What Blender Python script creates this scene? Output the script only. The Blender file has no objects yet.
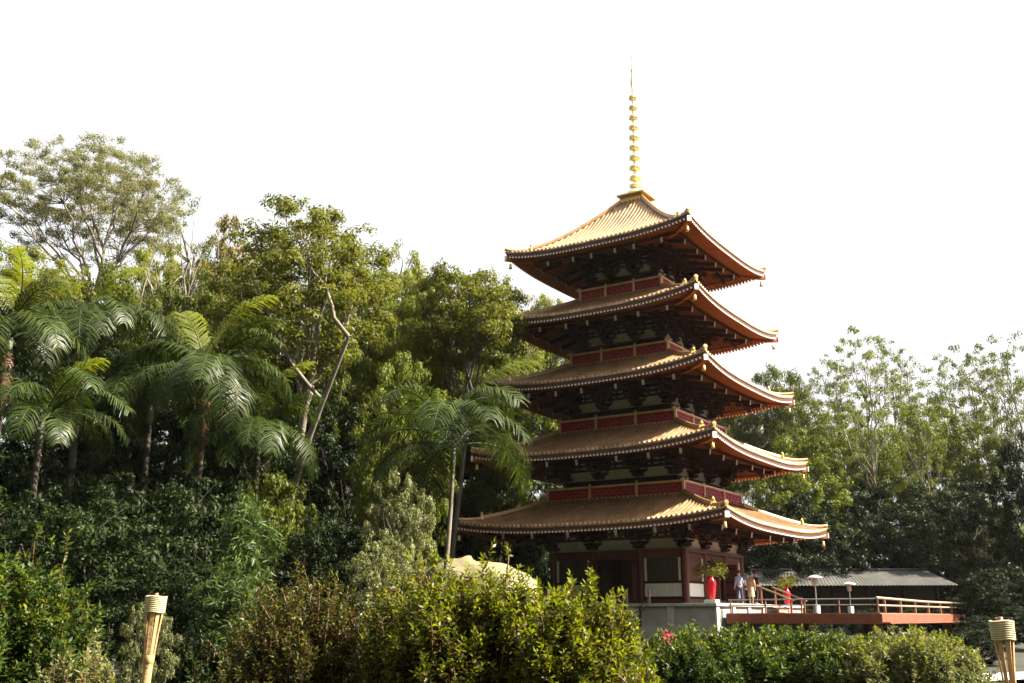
import bpy, bmesh, math, random
import numpy as np
from math import radians as R, sin, cos, pi
from mathutils import Vector, Matrix

S = bpy.context.scene
COL = S.collection
FOC, PITCH = 1030.0, R(15.0)

# ------------------------------------------------------------------ helpers
def smooth(a, b, x):
    t = min(1, max(0, (x - a) / (b - a)))
    return t * t * (3 - 2 * t)

def ground_z(x, y):
    z = -1.6 + .3 * smooth(20, 50, y)
    z += 15 * smooth(0, 55, -0.8 * x + 0.5 * (y - 60))
    z += 5 * smooth(85, 140, y)
    z += 75 * smooth(12, 95, -y)                     # unseen rise added behind the camera to cut sky light
    z += 45 * smooth(35, 110, -x - .25 * max(0, y))   # added flank to the left, part of the same sky blocker
    return z

def at(px, py, Y):
    """photograph pixel + depth -> world point (used to read positions off the photograph)"""
    a = (px - 512) / FOC
    b = -(py - 341.5) / FOC
    ry = cos(PITCH) - b * sin(PITCH)
    rz = sin(PITCH) + b * cos(PITCH)
    return Vector((a * Y / ry, Y, rz * Y / ry))

class MB:
    """collects shapes, builds ONE mesh object"""
    def __init__(self):
        self.v, self.f, self.m, self.sm = [], [], [], []
        self.mi = 0
    def add(self, vs, fs, smooth=False):
        o = len(self.v)
        self.v += [tuple(p) for p in vs]
        self.f += [tuple(i + o for i in f) for f in fs]
        self.m += [self.mi] * len(fs)
        self.sm += [smooth] * len(fs)
    def box(self, c, s, M=None, rz=0.0, taper=1.0):
        hx, hy, hz = s[0] / 2, s[1] / 2, s[2] / 2
        vs = []
        for z, t in ((-hz, 1.0), (hz, taper)):
            for x, y in ((-hx, -hy), (hx, -hy), (hx, hy), (-hx, hy)):
                vs.append(Vector((x * t, y * t, z)))
        if M is None:
            M = Matrix.Rotation(rz, 3, 'Z')
        vs = [M @ p + Vector(c) for p in vs]
        self.add(vs, [(3, 2, 1, 0), (4, 5, 6, 7), (0, 1, 5, 4), (1, 2, 6, 5), (2, 3, 7, 6), (3, 0, 4, 7)])
    def bar(self, a, b, w, h, up=(0, 0, 1)):
        a, b = Vector(a), Vector(b)
        d = b - a
        L = d.length
        x = d.normalized()
        z = Vector(up)
        y = z.cross(x)
        if y.length < 1e-5:
            y = Vector((0, 1, 0))
        y.normalize()
        z = x.cross(y)
        M = Matrix((x, y, z)).transposed()
        self.box((a + b) / 2, (L, w, h), M)
    def tube(self, pts, rads, n=6, cap=True):
        pts = [Vector(p) for p in pts]
        if not isinstance(rads, (list, tuple, np.ndarray)):
            rads = [rads] * len(pts)
        vs = []
        prev = None
        for i, p in enumerate(pts):
            t = (pts[min(i + 1, len(pts) - 1)] - pts[max(i - 1, 0)])
            if t.length < 1e-9:
                t = Vector((0, 0, 1))
            t.normalize()
            if prev is None:
                a = Vector((1, 0, 0)) if abs(t.x) < .8 else Vector((0, 1, 0))
                u = t.cross(a).normalized()
            else:
                u = (prev - t * prev.dot(t))
                u = u.normalized() if u.length > 1e-6 else t.orthogonal().normalized()
            prev = u
            w = t.cross(u)
            for k in range(n):
                an = 2 * pi * k / n
                vs.append(p + (u * cos(an) + w * sin(an)) * rads[i])
        fs = []
        for i in range(len(pts) - 1):
            for k in range(n):
                k2 = (k + 1) % n
                fs.append((i * n + k, i * n + k2, (i + 1) * n + k2, (i + 1) * n + k))
        self.add(vs, fs, True)
        if cap:
            self.add(vs[:n][::-1], [tuple(range(n))])
            self.add(vs[-n:], [tuple(range(n))])
    def lathe(self, prof, c=(0, 0, 0), n=20):
        vs = []
        for r, z in prof:
            for k in range(n):
                an = 2 * pi * k / n
                vs.append((c[0] + r * cos(an), c[1] + r * sin(an), c[2] + z))
        fs = []
        for i in range(len(prof) - 1):
            for k in range(n):
                k2 = (k + 1) % n
                fs.append((i * n + k, i * n + k2, (i + 1) * n + k2, (i + 1) * n + k))
        self.add(vs, fs, True)
        self.add(vs[:n][::-1], [tuple(range(n))])
        self.add(vs[-n:], [tuple(range(n))])
    def build(self, name, mats, parent=None, bevel=0.0):
        me = bpy.data.meshes.new(name)
        me.from_pydata(self.v, [], self.f)
        if not isinstance(mats, (list, tuple)):
            mats = [mats]
        for m in mats:
            me.materials.append(m)
        me.polygons.foreach_set('material_index', self.m)
        me.polygons.foreach_set('use_smooth', self.sm)
        me.update()
        o = bpy.data.objects.new(name, me)
        COL.objects.link(o)
        if parent is not None:
            o.parent = parent
        if bevel:
            b = o.modifiers.new('bevel', 'BEVEL')
            b.width = bevel
            b.segments = 2
            b.limit_method = 'ANGLE'
        return o

def np_mesh(name, V, F, mat, parent=None, smooth=False):
    """V (n,3), F (m,k) arrays -> object"""
    me = bpy.data.meshes.new(name)
    V = np.asarray(V, np.float32)
    F = np.asarray(F, np.int32)
    me.vertices.add(len(V))
    me.vertices.foreach_set('co', V.ravel())
    k = F.shape[1]
    me.loops.add(F.size)
    me.loops.foreach_set('vertex_index', F.ravel())
    me.polygons.add(len(F))
    me.polygons.foreach_set('loop_start', np.arange(0, F.size, k, dtype=np.int32))
    me.polygons.foreach_set('loop_total', np.full(len(F), k, np.int32))
    if smooth:
        me.polygons.foreach_set('use_smooth', np.ones(len(F), bool))
    me.materials.append(mat)
    me.update(calc_edges=True)
    o = bpy.data.objects.new(name, me)
    COL.objects.link(o)
    if parent is not None:
        o.parent = parent
    return o

def empty(name, loc=(0, 0, 0), rz=0.0, sc=1.0):
    o = bpy.data.objects.new(name, None)
    COL.objects.link(o)
    o.location = loc
    o.rotation_euler = (0, 0, rz)
    o.scale = (sc, sc, sc) if not isinstance(sc, (tuple, list)) else sc
    return o

def tag(o, label=None, cat=None, group=None, kind=None):
    if label: o['label'] = label
    if cat: o['category'] = cat
    if group: o['group'] = group
    if kind: o['kind'] = kind
    return o

KIDS = {}
def copy_tree(o, parent=None):
    c = o.copy()
    COL.objects.link(c)
    if parent is not None:
        c.parent = parent
    for ch in KIDS.get(o.name, []):
        copy_tree(ch, c)
    return c
def register(o, kids):
    KIDS[o.name] = list(kids)

# ------------------------------------------------------------------ materials
def new_mat(name):
    m = bpy.data.materials.new(name)
    m.use_nodes = True
    nt = m.node_tree
    b = nt.nodes['Principled BSDF']
    return m, nt, b

def mat(name, col, rough=.6, metal=0.0, var=.18, scale=3.0, bump=0.0, spec=.5, stain=None, coord='Object', bscale=None):
    m, nt, b = new_mat(name)
    N, L = nt.nodes, nt.links
    tc = N.new('ShaderNodeTexCoord')
    nz = N.new('ShaderNodeTexNoise')
    nz.inputs['Scale'].default_value = scale
    nz.inputs['Detail'].default_value = 6
    L.new(tc.outputs[coord], nz.inputs['Vector'])
    rp = N.new('ShaderNodeValToRGB')
    c = list(col)
    lo = [x * (1 - var) for x in c]
    hi = [min(1, x * (1 + var)) for x in c]
    rp.color_ramp.elements[0].color = (*lo, 1)
    rp.color_ramp.elements[1].color = (*hi, 1)
    rp.color_ramp.elements[0].position = .3
    rp.color_ramp.elements[1].position = .7
    L.new(nz.outputs['Fac'], rp.inputs['Fac'])
    out = rp.outputs['Color']
    if stain:
        n2 = N.new('ShaderNodeTexNoise')
        n2.inputs['Scale'].default_value = scale * .35
        n2.inputs['Detail'].default_value = 8
        L.new(tc.outputs[coord], n2.inputs['Vector'])
        r2 = N.new('ShaderNodeValToRGB')
        r2.color_ramp.elements[0].position = .48
        r2.color_ramp.elements[1].position = .68
        L.new(n2.outputs['Fac'], r2.inputs['Fac'])
        mx = N.new('ShaderNodeMix')
        mx.data_type = 'RGBA'
        L.new(r2.outputs['Color'], mx.inputs['Factor'])
        L.new(out, mx.inputs[6])
        mx.inputs[7].default_value = (*stain, 1)
        out = mx.outputs[2]
    L.new(out, b.inputs['Base Color'])
    b.inputs['Roughness'].default_value = rough
    b.inputs['Metallic'].default_value = metal
    b.inputs['Specular IOR Level'].default_value = spec
    if bump:
        bp = N.new('ShaderNodeBump')
        bp.inputs['Strength'].default_value = bump
        bp.inputs['Distance'].default_value = .03
        n3 = N.new('ShaderNodeTexNoise')
        n3.inputs['Scale'].default_value = bscale or scale * 4
        n3.inputs['Detail'].default_value = 8
        L.new(tc.outputs[coord], n3.inputs['Vector'])
        L.new(n3.outputs['Fac'], bp.inputs['Height'])
        L.new(bp.outputs['Normal'], b.inputs['Normal'])
    return m

def leaf_mat(name, cols, trans=.35, rough=.5, spec=.25, objvar=.25, tcol=1.25):
    """cols: list of base colours, one picked per leaf; Translucent mixed in for light through the blade"""
    m, nt, b = new_mat(name)
    N, L = nt.nodes, nt.links
    geo = N.new('ShaderNodeNewGeometry')
    rp = N.new('ShaderNodeValToRGB')
    el = rp.color_ramp.elements
    while len(el) < len(cols):
        el.new(.5)
    for i, c in enumerate(cols):
        el[i].position = i / max(1, len(cols) - 1)
        el[i].color = (*c, 1)
    L.new(geo.outputs['Random Per Island'], rp.inputs['Fac'])
    oi = N.new('ShaderNodeObjectInfo')
    mr = N.new('ShaderNodeMapRange')
    mr.inputs['To Min'].default_value = 1 - objvar
    mr.inputs['To Max'].default_value = 1 + objvar
    L.new(oi.outputs['Random'], mr.inputs['Value'])
    hs = N.new('ShaderNodeHueSaturation')
    L.new(rp.outputs['Color'], hs.inputs['Color'])
    L.new(mr.outputs['Result'], hs.inputs['Value'])
    L.new(hs.outputs['Color'], b.inputs['Base Color'])
    b.inputs['Roughness'].default_value = rough
    b.inputs['Specular IOR Level'].default_value = spec
    tr = N.new('ShaderNodeBsdfTranslucent')
    h2 = N.new('ShaderNodeHueSaturation')
    h2.inputs['Value'].default_value = tcol
    h2.inputs['Hue'].default_value = .49
    h2.inputs['Saturation'].default_value = 1.1
    L.new(hs.outputs['Color'], h2.inputs['Color'])
    L.new(h2.outputs['Color'], tr.inputs['Color'])
    mx = N.new('ShaderNodeMixShader')
    mx.inputs['Fac'].default_value = trans
    L.new(b.outputs[0], mx.inputs[1])
    L.new(tr.outputs[0], mx.inputs[2])
    L.new(mx.outputs[0], N['Material Output'].inputs['Surface'])
    return m

def tile_mat():
    m, nt, b = new_mat('glazed_gold_tile')
    N, L = nt.nodes, nt.links
    uv = N.new('ShaderNodeUVMap')
    uv.uv_map = 'uv'
    sp = N.new('ShaderNodeSeparateXYZ')
    L.new(uv.outputs['UV'], sp.inputs[0])
    mu = N.new('ShaderNodeMath'); mu.operation = 'MULTIPLY'; mu.inputs[1].default_value = 1 / .27
    L.new(sp.outputs['Y'], mu.inputs[0])
    fr = N.new('ShaderNodeMath'); fr.operation = 'FRACT'
    L.new(mu.outputs[0], fr.inputs[0])
    # one tone per tile
    flo = N.new('ShaderNodeMath'); flo.operation = 'FLOOR'
    L.new(mu.outputs[0], flo.inputs[0])
    mu2 = N.new('ShaderNodeMath'); mu2.operation = 'MULTIPLY'; mu2.inputs[1].default_value = 1 / .13
    L.new(sp.outputs['X'], mu2.inputs[0])
    flo2 = N.new('ShaderNodeMath'); flo2.operation = 'FLOOR'
    L.new(mu2.outputs[0], flo2.inputs[0])
    cb = N.new('ShaderNodeCombineXYZ')
    L.new(flo.outputs[0], cb.inputs[0]); L.new(flo2.outputs[0], cb.inputs[1])
    wn = N.new('ShaderNodeTexWhiteNoise'); wn.noise_dimensions = '3D'
    L.new(cb.outputs[0], wn.inputs['Vector'])
    tc = N.new('ShaderNodeTexCoord')
    nz = N.new('ShaderNodeTexNoise'); nz.inputs['Scale'].default_value = 1.3; nz.inputs['Detail'].default_value = 7
    L.new(tc.outputs['Object'], nz.inputs['Vector'])
    ad = N.new('ShaderNodeMath'); ad.operation = 'MULTIPLY_ADD'; ad.inputs[1].default_value = .4
    L.new(wn.outputs['Value'], ad.inputs[0]); L.new(nz.outputs['Fac'], ad.inputs[2])
    rp = N.new('ShaderNodeValToRGB')
    rp.color_ramp.elements[0].position = .4; rp.color_ramp.elements[0].color = (.17, .092, .036, 1)
    rp.color_ramp.elements[1].position = 1.0; rp.color_ramp.elements[1].color = (.40, .24, .115, 1)
    L.new(ad.outputs[0], rp.inputs['Fac'])
    ns = N.new('ShaderNodeTexNoise'); ns.inputs['Scale'].default_value = .55; ns.inputs['Detail'].default_value = 10; ns.inputs['Roughness'].default_value = .7
    L.new(tc.outputs['Object'], ns.inputs['Vector'])
    rs = N.new('ShaderNodeValToRGB'); rs.color_ramp.elements[0].position = .47; rs.color_ramp.elements[1].position = .72
    rs.color_ramp.elements[1].color = (.75, .75, .75, 1)
    L.new(ns.outputs['Fac'], rs.inputs['Fac'])
    mx = N.new('ShaderNodeMix'); mx.data_type = 'RGBA'
    L.new(rs.outputs['Color'], mx.inputs['Factor']); L.new(rp.outputs['Color'], mx.inputs[6]); mx.inputs[7].default_value = (.12, .08, .042, 1)
    L.new(mx.outputs[2], b.inputs['Base Color'])
    b.inputs['Roughness'].default_value = .36
    b.inputs['Metallic'].default_value = .25
    bp = N.new('ShaderNodeBump'); bp.inputs['Strength'].default_value = .7; bp.inputs['Distance'].default_value = .03
    L.new(fr.outputs[0], bp.inputs['Height'])
    L.new(bp.outputs['Normal'], b.inputs['Normal'])
    return m

M_TILE = tile_mat()
M_RIDGE = mat('gold_ridge_tile', (.40, .235, .10), .38, .25, .25, 4, .3)
M_GOLD = mat('gilded_bronze', (.95, .82, .46), .5, .15, .06, 2)
M_ORN = mat('gilded_ornament', (.66, .46, .14), .4, .4, .15, 5)
M_VERM = mat('vermilion_lacquer', (.085, .015, .008), .55, 0, .25, 2.5, .1)
M_DARKWOOD = mat('dark_red_timber', (.030, .010, .006), .75, 0, .3, 2.5, .15, spec=.15)
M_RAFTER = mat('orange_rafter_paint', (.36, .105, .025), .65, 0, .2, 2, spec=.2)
M_RAFTER_IN = mat('shade_toned_rafter_paint', (.22, .06, .017), .65, 0, .2, 2, spec=.2)  # inner tier's orange darkened, painting in the shade deep under the eaves
M_BOARD_IN = mat('shade_toned_soffit_board', (.18, .065, .02), .7, 0, .2, 2, spec=.2)  # soffit tone darkened the same way for shade under the inner eave
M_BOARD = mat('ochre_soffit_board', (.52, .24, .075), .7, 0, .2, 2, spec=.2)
M_FASCIA = mat('brown_eave_fascia', (.075, .033, .018), .55, 0, .25, 3)
M_WHITE = mat('white_paint', (.80, .80, .78), .6, 0, .06, 3)
M_PLASTER = mat('white_plaster', (.50, .50, .46), .8, 0, .07, 1.5, .1, stain=(.38, .37, .33))
M_CREAM = mat('cream_gilded_rail', (.80, .60, .34), .45, .1, .15, 3)
M_RED = mat('crimson_lattice', (.66, .018, .035), .5, 0, .2, 4)
M_REDBACK = mat('dark_crimson_board', (.13, .007, .012), .6, 0, .2, 4)
M_STONE = mat('pale_concrete', (.27, .265, .25), .85, 0, .18, 1.4, .25, stain=(.17, .165, .15))
M_STONE_EDGE = mat('smooth_concrete_band', (.34, .33, .31), .8, 0, .15, 2, .15, stain=(.22, .21, .19))
M_DECK = mat('red_brown_deck_timber', (.22, .06, .026), .6, 0, .3, 2.2, .25)
M_DECKTOP = mat('weathered_deck_board', (.24, .12, .07), .7, 0, .3, 2.2, .25)
M_STEEL = mat('galvanised_steel', (.30, .30, .29), .45, .6, .1, 3)
M_DARKSTEEL = mat('dark_painted_steel', (.03, .03, .03), .45, .3, .2, 3)
M_RAILWHITE = mat('pale_rail_timber', (.30, .22, .15), .6, 0, .12, 3)
M_VASE = mat('red_glazed_ceramic', (.62, .012, .025), .18, 0, .1, 3)
M_ROOFGREY = mat('grey_fibre_sheet', (.058, .057, .052), .9, 0, .3, 1.2, .3, stain=(.035, .04, .025))
M_BAMBOO = mat('split_bamboo', (.50, .31, .14), .5, 0, .28, 9, .2)
M_BAMBOO_DARK = mat('bamboo_node', (.36, .19, .07), .6, 0, .2, 9, .2)
M_BARK_PALE = mat('pale_bark', (.18, .155, .115), .9, 0, .35, 1.6, .5, stain=(.11, .095, .065))
M_BARK = mat('brown_bark', (.05, .04, .028), .9, 0, .35, 1.6, .5)
M_STEM = mat('reddish_stem', (.16, .075, .035), .7, 0, .3, 5)
M_ROCK = mat('pale_boulder', (.22, .19, .095), .95, 0, .35, .6, .9, stain=(.075, .075, .04), bscale=5)
M_SKIN = mat('skin', (.46, .27, .19), .55, 0, .06, 6)
M_HAIR = mat('dark_hair', (.02, .014, .01), .5, 0, .2, 9)

L_MID = leaf_mat('forest_leaf', [(.035, .062, .008), (.075, .105, .012), (.125, .150, .020), (.160, .165, .026)], trans=.42, spec=.2)
L_YEL = leaf_mat('sunny_leaf', [(.080, .105, .012), (.150, .170, .020), (.210, .205, .032)], trans=.45, spec=.2)
L_DARK = leaf_mat('shade_dark_leaf', [(.007, .014, .003), (.013, .024, .005), (.028, .042, .008)], trans=.15, rough=.5, spec=.12)  # leaf colour taken near black, standing in for shade under the canopy
L_PALE = leaf_mat('pale_leaf', [(.085, .105, .035), (.14, .155, .055), (.20, .195, .08)], trans=.35, rough=.45)
L_AIRY = leaf_mat('haze_paled_leaf', [(.14, .155, .05), (.19, .20, .07), (.24, .23, .09)], trans=.5, spec=.2)  # pale olive leaf, lightened further to stand in for haze and glare
L_RUST = leaf_mat('rusty_leaf', [(.10, .10, .025), (.15, .11, .03), (.20, .10, .025), (.10, .11, .025), (.09, .11, .02)], trans=.35)
L_PALM = leaf_mat('palm_leaf', [(.013, .028, .005), (.028, .046, .007), (.060, .075, .014)], trans=.25, rough=.45, spec=.25)
L_PALMY = leaf_mat('young_palm_leaf', [(.12, .16, .018), (.18, .20, .025)], trans=.5, rough=.42, spec=.4)
L_HEDGE = leaf_mat('azalea_leaf', [(.030, .045, .008), (.060, .075, .012), (.090, .085, .018), (.10, .060, .018)], trans=.3, rough=.42, objvar=.1)
L_HEDGEB = leaf_mat('bronze_azalea_leaf', [(.028, .042, .008), (.050, .056, .012), (.085, .050, .018), (.045, .058, .012)], trans=.3, rough=.45, objvar=.1)
L_NEW = leaf_mat('young_azalea_leaf', [(.09, .12, .012), (.14, .165, .016), (.19, .20, .022)], trans=.5, rough=.4, objvar=.05)
L_LOW = leaf_mat('low_hedge_leaf', [(.025, .050, .010), (.045, .075, .014), (.070, .100, .02)], trans=.3, rough=.45, objvar=.15)
L_FLOWER = leaf_mat('pink_petal', [(.65, .10, .13), (.75, .18, .20)], trans=.3)
L_YFLOWER = leaf_mat('yellow_petal', [(.75, .42, .03), (.70, .25, .03), (.2, .25, .04)], trans=.3)

# ------------------------------------------------------------------ world, sun, camera
SUN_EL, SUN_AZ = R(44), R(-6)     # azimuth measured from +X towards +Y
w = bpy.data.worlds.new('World')
S.world = w
w.use_nodes = True
nt = w.node_tree
bg = nt.nodes['Background']
sky = nt.nodes.new('ShaderNodeTexSky')
sky.sky_type = 'NISHITA'
sky.sun_disc = False
sky.sun_elevation = SUN_EL
sky.sun_rotation = R(90) - SUN_AZ
sky.altitude = 300
sky.air_density = 1.0
sky.dust_density = 5.0
sky.ozone_density = 1.0
hs = nt.nodes.new('ShaderNodeHueSaturation')
hs.inputs['Saturation'].default_value = .30
nt.links.new(sky.outputs[0], hs.inputs['Color'])
mxs = nt.nodes.new('ShaderNodeMix')
mxs.data_type = 'RGBA'
mxs.inputs['Factor'].default_value = .75        # bright, even overcast veil over the clear sky
nt.links.new(hs.outputs[0], mxs.inputs[6])
mxs.inputs[7].default_value = (1.92, 1.92, 1.90, 1)
nt.links.new(mxs.outputs[2], bg.inputs['Color'])
bg.inputs['Strength'].default_value = .12

sd = bpy.data.lights.new('sun', 'SUN')
sd.energy = 5.0
sd.angle = R(.5)
sd.color = (1, .90, .75)
so = bpy.data.objects.new('sun', sd)
COL.objects.link(so)
dv = Vector((cos(SUN_AZ) * cos(SUN_EL), sin(SUN_AZ) * cos(SUN_EL), sin(SUN_EL)))
so.rotation_euler = dv.to_track_quat('Z', 'Y').to_euler()
so.location = (60, 20, 60)

cd = bpy.data.cameras.new('camera')
cd.sensor_width = 36
cd.lens = FOC / 1024 * 36
cd.clip_end = 3000
cam = bpy.data.objects.new('camera', cd)
COL.objects.link(cam)
cam.location = (0, 0, 0)
cam.rotation_euler = (pi / 2 + PITCH, 0, 0)
S.camera = cam

S.view_settings.view_transform = 'Standard'
S.view_settings.look = 'None'
S.view_settings.exposure = 2.15
S.view_settings.gamma = 1
S.render.engine = 'CYCLES'
S.cycles.use_denoising = True
S.cycles.max_bounces = 8
S.cycles.diffuse_bounces = 2
S.cycles.glossy_bounces = 2
S.cycles.transmission_bounces = 2
S.cycles.volume_bounces = 0
S.cycles.caustics_reflective = False
S.cycles.caustics_refractive = False

# ------------------------------------------------------------------ ground
def build_ground():
    xs = np.concatenate([np.linspace(-320, -60, 60), np.linspace(-58, 58, 100), np.linspace(60, 320, 40)])
    ys = np.concatenate([np.linspace(-120, -5, 20), np.linspace(-3, 130, 110), np.linspace(134, 420, 40)])
    rng = np.random.default_rng(3)
    V, F = [], []
    for y in ys:
        for x in xs:
            V.append((x, y, ground_z(x, y) + .05 * sin(x * 1.3) * cos(y * 1.1)))
    nx = len(xs)
    for j in range(len(ys) - 1):
        for i in range(nx - 1):
            a = j * nx + i
            F.append((a, a + 1, a + nx + 1, a + nx))
    m = mat('forest_floor', (.016, .02, .009), .95, 0, .5, .6, .6, stain=(.028, .02, .012), coord='Object', bscale=3)
    o = np_mesh('ground', V, F, m, None, True)
    o['kind'] = 'structure'
    # pale gravel path, seen low at the right
    mb = MB()
    pts = [(6, 24), (10, 26), (13.5, 28), (17, 29.5), (24, 31)]
    vs, fs = [], []
    for k, (x, y) in enumerate(pts):
        for s in (-1, 1):
            vs.append((x - s * .35, y + s * 1.0, ground_z(x, y) + .12))
    for k in range(len(pts) - 1):
        fs.append((2 * k, 2 * k + 2, 2 * k + 3, 2 * k + 1))
    mb.add(vs, fs)
    p = mb.build('path', mat('pale_gravel', (.55, .52, .46), .95, 0, .15, 3, .4))
    p['kind'] = 'structure'
build_ground()

# ------------------------------------------------------------------ pagoda
PX, PY, YAW = 7.79, 60.0, R(-33)
W_ = [7.97, 7.28, 6.85, 6.32, 5.92]
ZC = [4.75, 8.70, 12.77, 16.75, 20.80]
ZM = [4.26, 8.18, 12.20, 16.22, 20.36]
WT = [4.22, 3.68, 3.16, 2.72, .72]
ZT = [6.28, 10.24, 14.27, 18.30, 24.95]
BW = [3.95, 3.35, 2.95, 2.50, 2.15]
ZB = [z - .76 for z in ZM]            # foot of the bracket zone
FLOOR = [.72] + ZT[:4]
TT = .36
def l2w(x, y, z=0):
    return Vector((PX + cos(YAW) * x - sin(YAW) * y, PY + sin(YAW) * x + cos(YAW) * y, z))
def fr(k, u, d, z):
    """face k (0 = left face seen from the camera, 1 = right face), u along it, d out from the axis"""
    x, y = u, -d
    for _ in range(k):
        x, y = -y, x
    return (x, y, z)

pagoda = empty('pagoda', (PX, PY, 0), YAW)
tag(pagoda, 'tall five storey pagoda with gold tiled roofs and red balconies', 'pagoda')

def build_roof(i):
    W, zc, zm, wt, zt, b = W_[i], ZC[i], ZM[i], WT[i], ZT[i], BW[i]
    p = 1.18 if i < 4 else 1.42
    lift = lambda u, d: (zc - zm) * (min(1, abs(u) / W)) ** 3 * (d / W) ** 2
    def ztile(u, d):
        s = max(0, (W - d) / (W - wt))
        return zm + TT + (zt - zm - TT) * s ** p + lift(u, d)
    SL = .24
    zs = lambda u, d: zm + .11 + SL * (W - d) + lift(u, d)
    # --- tiles
    n = int(round(2 * W / .27))
    a = 2 * W / n
    prof = [(-.5, 0), (-.30, .0), (-.24, .045), (-.12, .085), (0, .098), (.12, .085), (.24, .045), (.30, .0)]
    us, hh = [], []
    for k in range(n):
        uc = -W + (k + .5) * a
        for x, h in prof:
            us.append(uc + x * a); hh.append(h * a / .27)
    us.append(W); hh.append(0)
    Mr = 16
    V, F, UVs = [], [], []
    for face in range(4):
        o = len(V)
        for j in range(Mr + 2):
            for u, h in zip(us, hh):
                d0 = max(abs(u), wt)
                if j <= Mr:
                    t = (j / Mr)
                    d = d0 + (W - d0) * t
                    z = ztile(u, d) + h
                else:
                    d = W; z = ztile(u, W) - .09
                V.append(fr(face, u, d, z)); UVs.append((u + W + face * 40, d))
        nu = len(us)
        for j in range(Mr + 1):
            for q in range(nu - 1):
                c = o + j * nu + q
                F.append((c, c + nu, c + nu + 1, c + 1))
    roof = np_mesh('roof', V, F, M_TILE, pagoda, False)
    uvl = roof.data.uv_layers.new(name='uv')
    li = np.empty(len(roof.data.loops), np.int32)
    roof.data.loops.foreach_get('vertex_index', li)
    uvl.data.foreach_set('uv', np.asarray(UVs, np.float32)[li].ravel())
    # --- fascia
    mb = MB()
    nn = 24
    for face in range(4):
        vs = []
        for k in range(nn + 1):
            u = -W + 2 * W * k / nn
            e1, e2 = W - .05, W - .3
            uu1 = max(-e1, min(e1, u)); uu2 = max(-e2, min(e2, u))
            zt_ = ztile(u, W) - .05
            vs += [fr(face, uu1, e1, zt_), fr(face, uu1, e1, zm + .125 + lift(u, W)), fr(face, uu2, e2, zm + .125 + lift(u, W))]
        fs = []
        for k in range(nn):
            for q in (0, 1):
                c = 3 * k + q
                fs.append((c, c + 1, c + 4, c + 3))
        mb.add(vs, fs)
    mb.build('fascia', M_FASCIA, roof)
    # --- soffit boards
    V, F = [], []
    nu, nd = 40, 8
    for face in range(4):
        o = len(V)
        for j in range(nd + 1):
            for k in range(nu + 1):
                s = -1 + 2 * k / nu
                d = b + (W - .1 - b) * j / nd
                V.append(fr(face, s * d, d, zs(s * d, d) + .005))
        for j in range(nd):
            for k in range(nu):
                c = o + j * (nu + 1) + k
                F.append((c, c + 1, c + nu + 2, c + nu + 1))
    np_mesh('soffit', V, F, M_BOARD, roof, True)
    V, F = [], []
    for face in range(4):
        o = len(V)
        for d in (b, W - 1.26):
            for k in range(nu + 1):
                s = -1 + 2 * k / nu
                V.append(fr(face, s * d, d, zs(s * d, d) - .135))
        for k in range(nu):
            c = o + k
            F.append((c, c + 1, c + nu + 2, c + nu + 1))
    np_mesh('inner_soffit', V, F, M_BOARD_IN, roof, True)  # darker sheet, eave shade put into its colour
    # --- rafters: flying tier with white ends, base tier inside it
    mb = MB()
    nr = int(round(2 * W / .215))
    IN = 1.35
    for face in range(4):
        for k in range(nr):
            u = -W + (k + .5) * 2 * W / nr
            d1 = W - .03
            d0 = max(abs(u) + .02, W - IN)
            if d1 - d0 > .08:
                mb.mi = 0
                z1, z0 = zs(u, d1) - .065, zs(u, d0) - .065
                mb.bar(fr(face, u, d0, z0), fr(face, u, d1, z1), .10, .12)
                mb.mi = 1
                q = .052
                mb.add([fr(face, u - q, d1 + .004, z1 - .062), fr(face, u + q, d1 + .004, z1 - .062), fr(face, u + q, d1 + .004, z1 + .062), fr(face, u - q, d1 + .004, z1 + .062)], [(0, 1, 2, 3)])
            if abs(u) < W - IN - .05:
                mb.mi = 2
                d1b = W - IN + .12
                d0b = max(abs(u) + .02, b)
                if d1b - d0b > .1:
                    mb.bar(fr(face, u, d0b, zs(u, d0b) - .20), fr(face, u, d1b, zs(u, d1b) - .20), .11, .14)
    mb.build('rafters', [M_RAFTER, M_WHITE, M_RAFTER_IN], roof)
    # eave purlin carrying the flying rafters
    mb = MB()
    for face in range(4):
        d = W - IN + .1
        ks = 12
        for k in range(ks):
            u0 = -d + 2 * d * k / ks; u1 = -d + 2 * d * (k + 1) / ks
            mb.bar(fr(face, u0, d + .03, zs(u0, d) - .30), fr(face, u1, d + .03, zs(u1, d) - .30), .1, .06)
    mb.build('eave_purlin', M_DARKWOOD, roof)
    # --- hip ridges, hip beams, ornaments, bells
    for c in range(4):
        hip = lambda d, dz: Vector(fr(c, d, d, ztile(d, d) + dz))
        ds = np.linspace(wt, W - 1.15, 12)
        mb = MB()
        mb.tube([hip(d, .07) for d in ds], .12, 8)
        mb.tube([hip(d, .17) for d in ds], .075, 8)
        ds2 = np.linspace(W - 1.25, W + .02, 8)
        mb.tube([hip(d, .07 + .10 * ((d - W + 1.25) / 1.25) ** 2) for d in ds2], .115, 8)
        rg = mb.build('hip_ridge', M_RIDGE, roof)
        for dd, sc in ((W - 1.12, .75), (W + .0, .38)):
            mb = MB()
            q = hip(dd, .16 * sc)
            Mx = Matrix.Rotation(-pi / 4 + c * pi / 2 + pi, 3, 'Z')
            mb.box(q, (.16 * sc, .46 * sc, .42 * sc), Mx, taper=.75)
            mb.lathe([(.0, 0), (.10 * sc, .02), (.13 * sc, .12 * sc), (.06 * sc, .22 * sc), (.0, .30 * sc)], q + Vector((0, 0, .18 * sc)), 8)
            mb.build('ridge_end_ornament', M_ORN, roof)
        mb = MB()
        hb = lambda d, dz: Vector(fr(c, d, d, zs(d, d) + dz))
        mb.mi = 0
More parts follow.
